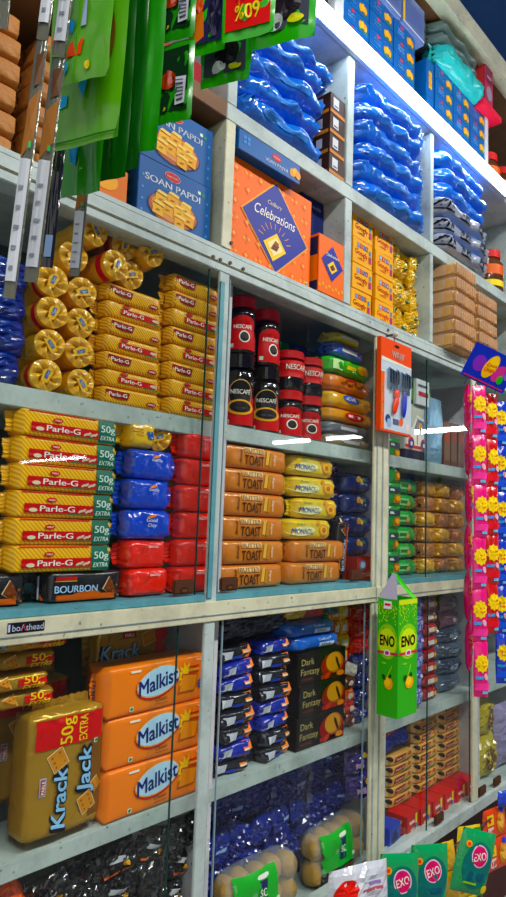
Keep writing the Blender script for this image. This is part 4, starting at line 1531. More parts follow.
def deco_cream(mb, fr):
    mb.poly(fr, [(-0.048, 0.008), (0.012, 0.011), (0.020, 0.026), (-0.040, 0.024)], DKRED, 1)
    mb.text(fr, 'Parle-G', -0.013, 0.0172, 0.0072, K('f0d8b8'), 2, width=0.046, rot=0.04)
    mb.ell(fr, 0.042, 0.022, 0.009, 0.006, K('b8543a'), 1, n=12)
    mb.poly(fr, [(-0.005, 0.003), (0.068, 0.006), (0.070, 0.014), (0.052, 0.012), (0.046, 0.007)], K('0f6b3a'), 2)
    mb.rect(fr, -0.074, -0.066, 0.004, 0.030, K('f0cf8a'), 1, n=2)
    mb.ell(fr, -0.062, 0.022, 0.006, 0.007, K('2a1a14'), 2, n=10)


cr = pack('cream_pack', 'biscuit pack', 0.160, 0.0300, 0.06, CRP, deco_cream, seed=165, p=6, taper=0.07, amp=0.001)
RC = K('c2221c', 0.25)


def deco_rc(mb, f, l):
    mb.rect(f, 0.012, 0.0245, 0.0, 0.062, K('e8d22a'), 1)
    mb.rect(f, -0.03, 0.008, 0.036, 0.050, K('e04a34'), 1)
    for q in range(4):
        mb.ell(f, -0.022 + q * 0.008, 0.043, 0.003, 0.005, TXT_W, 2, rot=0.4, n=8)
    mb.rect(f, -0.022, 0.004, 0.010, 0.026, K('d8a89a'), 2, slant=0.2)
    mb.ell(f, 0.014, 0.028, 0.007, 0.008, K('1f5fb8'), 3)
    mb.rect(l, 0.0, 0.030, 0.012, 0.034, K('d8645a'), 1)
    mb.rect(l, -0.02, 0.015, 0.040, 0.050, K('eac8b8'), 1, slant=0.3)


rc_ = carton('red_carton', 'carton', 0.076, 0.064, 0.070, RC, deco_rc)
bc_ = carton('blue_carton', 'carton', 0.074, 0.064, 0.075, K('163aa8', 0.25), lambda mb, f, l: (mb.ell(f, 0.0, 0.03, 0.018, 0.02, K('0c1a4a'), 1), mb.ell(l, 0.0, 0.03, 0.018, 0.016, K('d8e0f0'), 1), mb.ell(l, 0.0, 0.03, 0.012, 0.011, K('10204a'), 2)))
bc_.put(1.735, 0.075, FB, 'small blue carton, first of the carton row by the post', rz=0.1)
for i in range(6):
    rc_.put(1.842 + i * 0.080, 0.074, FB, 'small red carton with a yellow edge, %s from the post' % NTH[i], 'row of red cartons', rz=0.06)
base2 = carton('shelf_riser_box', 'box', 0.50, 0.064, 0.12, K('6a4a34', 0.6))
base2.put(2.02, 0.172, FB, 'low brown box behind the row of red cartons')
for c in range(3):
    n = (5, 9, 9)[c]
    for i in range(n):
        cr.put((1.876, 2.043, 2.210)[c] + R(0.003), 0.128, FB + 0.0655 + i * 0.0308, 'cream biscuit pack with a red label, %s in the %s column' % (ordn(i, n), ('left', 'middle', 'right')[c]),
               'cream biscuit packs, %s column' % ('left', 'middle', 'right')[c], rz=R(0.02))
bpq = Proto(pouch_mb(0.10, 0.055, 0.055, foil('1a3fc0', 0.8, 0.18), 170, 0.006, 0.2).build('snack_pouch'), 'pouch')
rpq = Proto(pouch_mb(0.09, 0.05, 0.05, foil('a8281c', 0.8, 0.2), 171, 0.006, 0.2).build('snack_pouch'), 'pouch')
bpq.put(1.832, 0.14, FB + 0.0655 + 5 * 0.0308 + 0.002, 'bright blue pouch on the left cream packs', 'pouches on the left cream packs', rz=0.2)
bpq.put(1.916, 0.15, FB + 0.0655 + 5 * 0.0308 + 0.002, 'blue pouch on the left cream packs, against the middle column', 'pouches on the left cream packs', rz=-0.3)
rpq.put(1.858, 0.14, FB + 0.0655 + 5 * 0.0308 + 0.052, 'red pouch lying on the two blue pouches', 'pouches on the left cream packs', rz=0.4)
rpq.put(1.922, 0.16, FB + 0.0655 + 5 * 0.0308 + 0.056, 'rust red pouch touching the top of the middle cream column', 'pouches on the left cream packs', rz=-0.2)

# bay D glimpse
ylw = Proto(pouch_mb(0.19, 0.15, 0.07, foil('a89a2a', 0.8, 0.2), 175, 0.01, 0.2, lambda mb, fr: mb.ell(fr, 0, 0.075, 0.05, 0.04, K('5a3a20'), 1)).build('snack_pouch'), 'pouch')
ylw.put(2.46, 0.10, FB + 0.001, 'lower yellow-olive pouch behind the last glass pane', 'yellow-olive pouches in the last bay')
ylw.put(2.47, 0.11, FB + 0.145, 'upper yellow-olive pouch behind the last glass pane', 'yellow-olive pouches in the last bay', rz=0.2, ry=0.2)
lav = Proto(pouch_mb(0.2, 0.24, 0.08, foil('8a84a8', 0.6, 0.2), 176, 0.01, 0.1).build('snack_pouch'), 'pouch')
lav.put(2.66, 0.10, FB + 0.001, 'pale lavender bag right of the yellow-olive pouches')

# ================================================================ OPEN SHELVES ABOVE THE RAIL
BLUEB = K('135a9c', 0.3)


def deco_soan(mb, fr, l, s=1.0):
    mb.ell(fr, -0.012, 0.127, 0.021, 0.011, K('e8d8d0'), 1)
    mb.ell(fr, -0.012, 0.127, 0.020, 0.010, K('c81f2c'), 2)
    mb.text(fr, "Haldiram's", -0.012, 0.127, 0.005, TXT_W, 3, width=0.030)
    mb.text(fr, 'SOAN PAPDI', -0.008, 0.104, 0.016, K('e8eef6'), 1, width=0.146)
    mb.rect(fr, -0.035, 0.015, 0.091, 0.0935, K('3f86c8'), 1)
    # plate of sweets
    mb.ell(fr, -0.006, 0.046, 0.068, 0.038, K('0c2f6a'), 1)
    mb.ell(fr, -0.006, 0.048, 0.064, 0.036, K('b5623a'), 2)
    mb.ell(fr, -0.006, 0.050, 0.058, 0.030, K('d8925a'), 3)
    for i, (u, v) in enumerate(((-0.040, 0.062), (-0.010, 0.070), (0.024, 0.060), (-0.022, 0.044), (0.008, 0.046), (0.034, 0.038), (-0.046, 0.036), (0.010, 0.024))):
        w_ = 0.0145
        mb.poly(fr, [(u - w_, v - w_ * .6), (u + w_ * .9, v - w_ * .9), (u + w_, v + w_ * .7), (u - w_ * .9, v + w_)], K('e8a83c' if i % 2 else 'f0b84a'), 4 + i % 3)
        mb.poly(fr, [(u - w_ * .9, v + w_), (u + w_, v + w_ * .7), (u + w_ * 1.1, v + w_ * 1.2), (u - w_ * .5, v + w_ * 1.45)], K('f6cf72'), 7)
        mb.rect(fr, u - 0.006, u + 0.004, v - 0.001, v + 0.001, K('8a5a1a'), 8)
    mb.rect(fr, 0.058, 0.066, 0.118, 0.126, K('d8ecd0'), 1)
    mb.rect(fr, 0.070, 0.077, 0.116, 0.123, K('2f9a4a'), 1)
    for v in (0.10, 0.072, 0.045, 0.020):
        mb.rect(fr, 0.083, 0.088, v, v + 0.006, K('4f92d0'), 1)
        mb.rect(fr, -0.089, -0.083, v, v + 0.006, K('4f92d0'), 1)
        mb.rect(l, -0.015, 0.015, v, v + 0.01, K('2f74b8'), 1)


soan = carton('sweet_box', 'sweet box', 0.194, 0.147, 0.075, BLUEB, deco_soan)
soan.put(0.812, 0.070, SH2 + 0.001, 'blue sweet box with a plate of golden cubes, lower of two', 'blue sweet boxes with golden cubes', rz=-0.03, s=(1, 1, 0.93))
soan.put(0.812, 0.072, SH2 + 0.1385, 'blue sweet box with a plate of golden cubes, upper of two', 'blue sweet boxes with golden cubes', rz=-0.02, s=(1, 1, 0.93))
orb = carton('orange_box', 'box', 0.105, 0.085, 0.07, K('e0781c', 0.35), lambda mb, f, l: (mb.ell(f, 0.0, 0.05, 0.03, 0.02, K('f0a83a'), 1), mb.rect(f, -0.04, 0.04, 0.012, 0.02, K('c8501c'), 1)))
orb.put(0.640, 0.075, SH2 + 0.001, 'plain orange box left of the blue sweet boxes')
orb.put(0.636, 0.078, SH2 + 0.0865, 'second orange box, stacked on the plain orange box')
BRW = mat('brown_rusk_brick', sr('a8703a'), 0.55, 0.6, 55, vary=0.45)
brk = pack('rusk_brick', 'rusk pack', 0.085, 0.044, 0.16, BRW, None, seed=180, p=6, taper=0.06, amp=0.002)
for c in range(2):
    for i in range(6):
        brk.put((0.425, 0.517)[c] + R(0.004), 0.115 + R(0.006), SH2 + 0.001 + i * 0.0448, 'brown rusk pack behind the silvery hanging strips, %s of the %s stack' % (ordn(i, 6), ('left', 'right')[c]),
                'brown rusk packs at the far left', rz=R(0.05))
redbx = carton('red_box', 'box', 0.13, 0.10, 0.1, K('a82a34', 0.4))
redbx.put(0.84, 0.11, SH1 + 0.001, 'dull red box on the bare wood shelf behind the green sachets')

# big orange gift box
def deco_cel(mb, fr, l):
    PAT = K('e8641c')
    GLDN = K('f0a83a')
    W, H_ = 0.29, 0.232
    rnd = random.Random(3)
    for a in range(7):
        for c in range(6):
            u, v = -0.135 + a * 0.042, 0.016 + c * 0.040
            if (a + c) % 2:
                mb.poly(fr, [(u - .012, v), (u, v + .012), (u + .012, v), (u, v - .012)], PAT, 1)
                mb.poly(fr, [(u - .006, v), (u, v + .006), (u + .006, v), (u, v - .006)], GLDN, 2)
            else:
                for q in range(4):
                    mb.ell(fr, u + .008 * math.cos(q * PI / 2), v + .008 * math.sin(q * PI / 2), .004, .004, PAT if q % 2 else GLDN, 1, n=8)
    d = [(-0.112, 0.126), (0.004, 0.232), (0.128, 0.108), (0.010, 0.006)]
    mb.poly(fr, [(u * 1.05, 0.116 + (v - 0.116) * 1.05) for u, v in d], K('e8a03a'), 3)
    mb.poly(fr, d, K('1a2a8e'), 4)
    mb.text(fr, 'Cadbury', 0.0, 0.176, 0.0115, K('e8d8a8'), 5, width=0.052, shear=0.25, bold=False)
    mb.text(fr, 'Celebrations', 0.004, 0.146, 0.026, K('f4eede'), 5, width=0.150, shear=0.25, bold=False)
    for i in range(9):
        a = PI * (0.1 + 0.8 * i / 8)
        mb.rect(lambda u, v, k, a=a: fr(0.004 + u * math.cos(a) - v * math.sin(a), 0.075 + u * math.sin(a) * 0.85 + v * math.cos(a), k), 0.044, 0.062, -0.0008, 0.0008, GLDN, 5)
    mb.poly(fr, [(-0.038, 0.070), (0.010, 0.105), (0.046, 0.066), (-0.002, 0.030)], K('f2c84a'), 6)
    mb.poly(fr, [(-0.024, 0.070), (0.008, 0.093), (0.034, 0.067), (0.000, 0.043)], K('f6e2a0'), 7)
    mb.poly(fr, [(-0.012, 0.060), (0.010, 0.058), (0.020, 0.074), (0.002, 0.080)], K('6a2f14'), 8)
    mb.poly(fr, [(-0.004, 0.072), (0.014, 0.070), (0.018, 0.080), (0.004, 0.084)], K('8e4a20'), 9)
    mb.rect(fr, 0.130, 0.138, 0.010, 0.018, K('d8ecd0'), 3)
    mb.ell(fr, 0.134, 0.014, 0.003, 0.003, K('16802e'), 4, n=8)
    for v in (0.04, 0.09, 0.14, 0.19):
        mb.ell(l, 0.0, v, 0.012, 0.014, K('d8641c'), 1)


cel = carton('gift_box', 'gift box', 0.292, 0.243, 0.055, K('f0741c', 0.35), deco_cel)
cel.put(1.108, 0.048, SH2 + 0.001, 'large orange chocolate gift box with a big blue diamond')


def deco_cel2(mb, fr, l):
    d = [(-0.045, 0.092), (0.002, 0.138), (0.050, 0.086), (0.002, 0.040)]
    mb.poly(fr, d, K('1a2a8e'), 2)
    mb.poly(fr, [(-0.020, 0.080), (0.004, 0.098), (0.024, 0.078), (0.0, 0.060)], K('f2c84a'), 3)
    mb.poly(fr, [(-0.010, 0.078), (0.004, 0.088), (0.014, 0.077), (0.0, 0.068)], K('6a2f14'), 4)
    mb.text(fr, 'Celebrations', 0.002, 0.110, 0.009, TXT_W, 4, width=0.056, shear=0.25, bold=False)
    for q in range(8):
        mb.ell(fr, -0.05 + 0.014 * q, 0.018 + 0.006 * (q % 2), 0.005, 0.005, K('e8a03a'), 1, n=8)
    mb.rect(l, -0.03, 0.03, 0.004, 0.150, K('20234e'), 1)
    mb.rect(l, -0.03, 0.03, 0.03, 0.10, K('e0761c'), 2)


cel2 = carton('gift_box', 'gift box', 0.112, 0.158, 0.065, K('e86f1c', 0.35), deco_cel2)
cel2.put(1.322, 0.034, SH2 + 0.001, 'small orange gift box with blue diamond beside the divider')
dbx = carton('navy_box', 'box', 0.100, 0.148, 0.07, K('15225e', 0.35), lambda mb, f, l: (mb.text(f, 'Bourneville', 0.0, 0.125, 0.012, K('9aa8d8'), 1, width=0.07, shear=0.25, bold=False)))
dbx.put(1.322, 0.106, SH2 + 0.001, 'lower navy blue box behind the small orange gift box', 'navy blue boxes')
dbx.put(1.322, 0.106, SH2 + 0.150, 'upper navy blue box showing above the small orange gift box', 'navy blue boxes')


def deco_sflat(mb, f, l):
    mb.ell(f, 0.020, 0.032, 0.016, 0.0085, K('c81f2c'), 1)
    mb.text(f, "Haldiram's", 0.020, 0.032, 0.004, TXT_W, 2, width=0.024)
    mb.text(f, 'SOAN PAPDI', 0.020, 0.015, 0.0095, K('dfe8f4'), 1, width=0.078)
    for i in range(3):
        mb.ell(f, 0.078 + 0.010 * i, 0.020 + 0.004 * (i % 2), 0.010, 0.011, K('f0b22a' if i % 2 else 'e0982a'), 1 + i)
    for q in range(2):
        for w_ in range(2):
            mb.rect(f, -0.092 + 0.012 * q, -0.083 + 0.012 * q, 0.020 + 0.011 * w_, 0.028 + 0.011 * w_, K('3f86c8'), 1)


sfl = carton('sweet_box', 'sweet box', 0.215, 0.050, 0.13, BLUEB, deco_sflat)
sfl.put(1.062, 0.058, SH2 + 0.245, 'flat blue sweet box lying on the large orange gift box', rz=-0.02)

# yellow toffee boxes
def deco_toff(mb, f, l):
    for q, hx in enumerate(('2f86c8', 'c83a2a', '2f6aa8', '8e2a3a')):
        mb.rect(f, -0.030 + q * 0.0145, -0.018 + q * 0.0145, 0.050, 0.064, K(hx), 1)
        mb.text(f, 'MILK'[q], -0.024 + q * 0.0145, 0.057, 0.009, TXT_W, 2)
    mb.text(f, 'Googly', -0.008, 0.036, 0.016, K('c8281e'), 1, width=0.064, rot=-0.06)
    mb.text(f, 'toffee', -0.010, 0.019, 0.008, K('c8601e'), 1, width=0.034)
    mb.rect(f, 0.030, 0.044, 0.018, 0.038, K('a83a6a'), 2)
    mb.rect(f, 0.032, 0.042, 0.042, 0.056, K('3f86a8'), 2)
    mb.rect(l, -0.025, 0.025, 0.006, 0.070, K('c8641c'), 1)
    mb.ell(l, 0.0, 0.042, 0.018, 0.014, K('e8b43a'), 2)


tf = carton('toffee_box', 'toffee box', 0.102, 0.0765, 0.07, K('e8a81c', 0.35), deco_toff)
for c in range(2):
    for i in range(4):
        tf.put((1.514, 1.636)[c] + R(0.002), 0.070 + R(0.003), SH2 + 0.001 + i * (0.0768 if c == 0 else 0.0772), 'yellow toffee box with red lettering, %s in the %s' % (
            ['lowest', 'second lowest', 'second highest', 'highest'][i], ('stack by the divider', 'stack next to the yellow pouches')[c]), 'yellow toffee boxes', rz=R(0.02))
YP = foil('d8b016', 0.7, 0.22)
yp = [Proto(pouch_mb(0.074, 0.058, 0.034, YP, 190 + i, 0.007, 0.35, lambda mb, fr: (mb.ell(fr, 0.004, 0.03, 0.009, 0.007, K('2a6a34'), 1, n=10), mb.ell(fr, 0.004, 0.03, 0.005, 0.004, K('e8e2c8'), 2, n=8))).build('toffee_pouch'), 'toffee pouch') for i in range(3)]
for r_ in range(6):
    for c in range(3):
        yp[(r_ + c) % 3].put(1.735 + c * 0.050 + R(0.006), 0.062 + 0.012 * (c % 2) + R(0.01), SH2 + 0.002 + r_ * 0.0475, 'small crinkled yellow pouch in the pile beside the yellow toffee boxes', 'pile of crinkled yellow pouches', rz=R(0.5), ry=R(0.6), rx=R(0.3))

# brown rusk bricks
RSK = mat('rusk_slices', sr('dca866'), 0.45, 0.7, 70, vary=0.35)
RSK2 = mat('rusk_slices_edge', sr('bd8a50'), 0.5, 0.7, 70, vary=0.4)


def rusk_brick():
    root = empty('rusk_pack')
    m = MB()
    m.box(-0.076, 0.076, -0.10, 0.10, 0, 0.0465, RSK, 0.008)
    m.build('rusk_block', root)
    for i in range(9):
        m = MB()
        x = -0.070 + i * 0.0175
        m.box(x - 0.0068, x + 0.0068, -0.1035, -0.099, 0.004, 0.043, RSK2, 0.003)
        m.build('rusk_slice', root)
    m = MB()
    pillow(m, 0.166, 0.0482, 0.213, film_mat('rusk_film', (0.9, 0.82, 0.7), 0.14), p=7, seed=195, taper=0.05, amp=0.002, crimp=0.004)
    m.build('clear_wrapper', root)
    return Proto(root, 'rusk pack')


rkp = rusk_brick()
for i in range(6):
    rkp.put(2.022 + R(0.004), 0.062 + R(0.006), SH2 + 0.002 + i * 0.049, 'clear-wrapped brown rusk pack, %s of the left stack on the rail' % ordn(i, 6), 'wrapped rusk packs, left stack', rz=R(0.03))
for i in range(5):
    rkp.put(2.200 + R(0.004), 0.058 + R(0.006), SH2 + 0.002 + i * 0.049, 'clear-wrapped brown rusk pack, %s of the right stack on the rail' % ordn(i, 5), 'wrapped rusk packs, right stack', rz=R(0.03))
# goods further right
pj = None
for i, (x, zz, hx, nm) in enumerate(((2.42, SH2 + 0.001, 'b8a02a', 'olive yellow'), (2.46, SH2 + 0.052, '3f7a34', 'leaf green'), (2.43, SH2 + 0.103, 'c8641c', 'orange'))):
    P = Proto(pouch_mb(0.18, 0.052, 0.09, foil(hx, 0.6, 0.2), 197 + i, 0.005).build('snack_pouch'), 'pouch')
    P.put(x, 0.08, zz, '%s packet right of the rusk packs' % nm, 'packets right of the rusk packs')


def plastic_jar(hx, lab):
    root = empty('sweet_jar')
    m = MB()
    m.lathe([(0.001, 0), (0.055, 0), (0.06, 0.006), (0.06, 0.13), (0.046, 0.15), (0.046, 0.155), (0.001, 0.155)], mat('jar_amber_%s' % hx, sr(hx), 0.15), 26)
    m.build('jar_body', root)
    m = MB()
    m.lathe([(0.001, 0.155), (0.05, 0.155), (0.05, 0.185), (0.001, 0.187)], K('c8281e', 0.35), 26, smooth=False)
    m.build('lid', root)
    m = MB()
    m.lathe([(0.0608, 0.03), (0.0608, 0.055)], K('e8d22a'), 26)
    m.lathe([(0.0608, 0.08), (0.0608, 0.12)], K(lab), 26)
    m.build('label', root)
    return Proto(root, 'jar')


pj = plastic_jar('5a3418', 'd8641c')
pj.put(2.475, 0.075, SH1 + 0.001, 'amber sweet jar with yellow band on the shelf right of the printed bags', 'amber sweet jars')
pj.put(2.475, 0.085, SH0 + 0.001, 'amber sweet jar with yellow band on the top shelf', 'amber sweet jars')
pj.put(2.62, 0.085, SH0 + 0.001, 'amber sweet jar second in line on the top shelf', 'amber sweet jars')

# ---------------------------------------------------------------- blue pillow bags under the tube light
PB = mat('blue_pillow_bag', sr('2470da'), 0.10, 1.0, 30, spec=1.0)


def deco_pb(mb, fr):
    mb.rect(fr, -0.10, 0.06, 0.018, 0.030, K('3f86d8'), 1, slant=0.3, n=8)


pb = [pack('blue_bag', 'snack bag', L_, 0.062, 0.15, PB, deco_pb, seed=200 + i, p=2.3, taper=0.2, amp=0.010, crimp=0.018) for i, L_ in enumerate((0.350, 0.42, 0.345, 0.41))]
for i in range(4):
    pb[0 if i % 2 else 2].put(1.118 + (0.0, -0.008, 0.008, -0.006)[i], 0.058 + 0.004 * (i % 2), SH1 + 0.001 + i * 0.0630, 'blue pillow bag, %s of five in the left compartment under the tube' % ordn(i, 5), 'blue pillow bags, left compartment', rz=R(0.06), ry=R(0.05))
pb[0].put(1.170, 0.075, SH1 + 0.001 + 4 * 0.0630, 'blue pillow bag, topmost of five in the left compartment under the tube', 'blue pillow bags, left compartment', rz=-0.05, ry=0.04)
for i in range(6):
    pb[1 if i % 2 else 3].put(1.632 + (0.0, -0.006, 0.006, 0, -0.008, 0.004)[i], 0.055 + 0.004 * (i % 2), SH1 + 0.001 + i * 0.0600, 'blue pillow bag, %s of six in the middle compartment under the tube' % ordn(i, 6), 'blue pillow bags, middle compartment', rz=R(0.06), ry=R(0.03))
chk = carton('brittle_box', 'sweet box', 0.070, 0.058, 0.12, K('3a2218', 0.3), lambda mb, f, l: (
    mb.rect(f, -0.035, 0.035, 0.0, 0.010, K('c07a34'), 1), mb.rect(f, -0.022, 0.004, 0.018, 0.048, K('cfd2d6'), 1), mb.rect(f, -0.018, 0.0, 0.022, 0.026, K('4a4f5a'), 2),
    mb.rect(l, -0.055, 0.055, 0.0, 0.010, K('c07a34'), 1), mb.rect(l, -0.03, 0.0, 0.018, 0.046, K('cfd2d6'), 1), mb.rect(l, 0.015, 0.035, 0.018, 0.046, K('b8bcc4'), 1)))
for i in range(4):
    chk.put(1.333, 0.062, SH1 + 0.001 + i * 0.0585, 'dark brown sweet box with white label, %s of four by the divider' % ordn(i, 4), 'dark brown boxes by the divider', rz=0.03)

GRB = mat('grey_printed_bag', sr('9aa2b4'), 0.14, 1.0, 26, spec=0.9)


def deco_gb(mb, fr):
    for i in range(3):
        u0 = -0.16 + i * 0.13
        for q in range(6):
            mb.ell(fr, u0 - 0.034 + q * 0.013, 0.031 + 0.006 * (q % 2), 0.0035, 0.014, K('14161c'), 1, rot=-0.5 + 0.35 * (q % 3), n=10)
        mb.rect(fr, u0 - 0.04, u0 + 0.04, 0.014, 0.018, K('14161c'), 1, slant=0.5, n=4)
    mb.rect(fr, -0.2, 0.2, 0.050, 0.060, K('3f7ad0'), 1, n=12)


gb = pack('printed_bag', 'snack bag', 0.44, 0.066, 0.16, GRB, deco_gb, seed=205, p=2.6, taper=0.15, amp=0.007, crimp=0.02)
pb2 = pack('blue_bag', 'snack bag', 0.42, 0.060, 0.15, PB, deco_pb, seed=207, p=2.4, taper=0.2, amp=0.008, crimp=0.018)
for i in range(6):
    (gb if i < 3 else pb2).put(2.110 + (0.0, 0.01, -0.006, 0.0, 0.01, -0.01)[i], 0.058 + 0.004 * (i % 2), SH1 + 0.001 + (i * 0.064 if i < 3 else 3 * 0.064 + 0.001 + (i - 3) * 0.0575),
        ('grey bag with black lettering above the rusk packs, %s of three' % ['lowest', 'middle', 'topmost'][i]) if i < 3 else ('blue pillow bag above the grey lettered bags, %s of three' % ['lowest', 'middle', 'topmost'][i - 3]),
        'grey lettered bags' if i < 3 else 'blue bags above the grey bags', rz=R(0.03))

# ---------------------------------------------------------------- top shelf
def deco_sp(mb, f, l):
    mb.ell(f, -0.020, 0.045, 0.010, 0.0055, K('c83a44'), 1)
    mb.text(f, 'SOAN', -0.024, 0.032, 0.0085, K('8ec0ee'), 1, width=0.036)
    mb.text(f, 'PAPDI', -0.024, 0.020, 0.0085, K('8ec0ee'), 1, width=0.036)
    for i in range(3):
        mb.ell(f, 0.022 + 0.012 * i, 0.026 + 0.004 * (i % 2), 0.009, 0.013, K('f0b22a' if i % 2 else 'e0a02a'), 1 + i)
    mb.rect(f, 0.012, 0.058, 0.008, 0.013, K('4a7a34'), 1)
    mb.rect(l, -0.03, 0.03, 0.010, 0.048, K('e8b82a'), 1)


spb = carton('small_sweet_box', 'sweet box', 0.136, 0.0575, 0.09, BLUEB, deco_sp)
for c in range(3):
    for i in range(5):
        spb.put(1.459 + c * 0.140 + R(0.001), 0.080, SH0 + 0.001 + i * 0.0578, 'small blue sweet box, %s, in the %s column left of the turned boxes' % (ORD[i].replace(' from the bottom', ' up'), NTH[c]),
                'small blue sweet boxes, left block', rz=R(0.008))
for c in range(3):
    for i in range(5):
        spb.put(2.018 + c * 0.140 + R(0.001), 0.080, SH0 + 0.001 + i * 0.0578, 'small blue sweet box, %s, in the %s column right of the turned boxes' % (ORD[i].replace(' from the bottom', ' up'), NTH[c]),
                'small blue sweet boxes, right block', rz=R(0.008))
tb = carton('turned_sweet_box', 'sweet box', 0.054, 0.136, 0.09, BLUEB, lambda mb, f, l: (mb.rect(f, -0.010, 0.012, 0.030, 0.095, K('e8b82a'), 1), mb.ell(f, 0.0, 0.075, 0.009, 0.014, K('d8961c'), 2), mb.ell(f, 0.0, 0.048, 0.009, 0.012, K('d8961c'), 2)))
for i in range(2):
    tb.put(1.912, 0.080, SH0 + 0.001 + i * 0.1365, 'blue sweet box turned on end between the two blocks, %s one' % ('lower', 'upper')[i], 'turned blue sweet boxes')
pic = carton('picture_box', 'sweet box', 0.13, 0.19, 0.06, K('1f2f44', 0.3), lambda mb, f, l: (mb.ell(f, 0.0, 0.028, 0.058, 0.036, K('c8501c'), 1), mb.ell(f, -0.01, 0.032, 0.042, 0.024, K('e0782a'), 2),
                                                                                              mb.text(f, 'Gulab', 0.0, 0.125, 0.024, K('8ea6c8'), 1, width=0.085, shear=0.2, bold=False), mb.text(f, 'Jamun', 0.0, 0.09, 0.024, K('8ea6c8'), 1, width=0.09, shear=0.2, bold=False)))
pic.put(1.270, 0.075, SH0 + 0.001, 'dark sweet box with orange sweets picture left of the pale post')
zt0 = SH0 + 0.001 + 5 * 0.0578 + 0.001
TRF = mat('clear_tray_pack', sr('6a7aa8'), 0.12, 0.3, 20)
tr = carton('wrapped_tray', 'tray pack', 0.150, 0.130, 0.12, TRF, lambda mb, f, l: (mb.rect(f, -0.07, 0.07, 0.006, 0.012, K('c9d2e4'), 1), mb.rect(f, -0.07, -0.058, 0.012, 0.12, K('e0b83a'), 1), mb.rect(f, -0.05, 0.06, 0.03, 0.10, K('55659a'), 1)), 0.004)
for i in range(3):
    tr.put(1.47 + 0.155 * i, 0.085, zt0, 'cloudy plastic-wrapped tray on the small blue sweet boxes, %s from the left' % NTH[i], 'wrapped trays')
TEAL = mat('teal_bag', sr('3fb4b0'), 0.25, 0.7, 18)
GBAG = mat('greygreen_bag', sr('5a706c'), 0.25, 0.7, 18)
tl = pack('teal_bag', 'snack bag', 0.37, 0.080, 0.12, TEAL, None, seed=210, p=2.6, taper=0.12, amp=0.006, crimp=0.018)
tg = pack('grey_bag', 'snack bag', 0.36, 0.045, 0.12, GBAG, None, seed=211, p=2.6, taper=0.12, amp=0.006, crimp=0.018)
tl.put(2.115, 0.050, zt0, 'teal plastic bag lying on the small blue sweet boxes')
for i in range(2):
    tg.put(2.105, 0.070, zt0 + 0.081 + 0.045 * i, 'grey-green plastic bag %s' % ('directly on the teal bag' if i == 0 else 'on top of the pile above the teal bag'), 'grey-green bags')
pk = carton('pink_box', 'box', 0.075, 0.17, 0.10, K('b83a54', 0.4), lambda mb, f, l: (mb.rect(f, -0.03, 0.03, 0.09, 0.15, K('7a2444'), 1), mb.rect(f, -0.02, 0.02, 0.11, 0.118, K('c9a8b4'), 2), mb.ell(f, 0.0, 0.045, 0.026, 0.03, K('9a8ea0'), 2), mb.rect(l, -0.045, 0.045, 0.005, 0.165, K('e04a4a'), 1)))
pk.put(2.335, 0.055, zt0 + 0.026, 'pink box standing on the right end of the blue sweet boxes')
pks = carton('pink_tray', 'tray', 0.17, 0.024, 0.12, K('e8384e', 0.35))
pks.put(2.36, 0.06, zt0, 'bright pink tray under the pink box')

# ================================================================ THINGS HUNG IN FRONT OF THE SHELVING
WIRE = mat('hanging_wire', sr('55585c'), 0.4, metal=0.8)
# green box on the middle post
ENOG = mat('green_carton_print', sr('3fae1c'), 0.3)


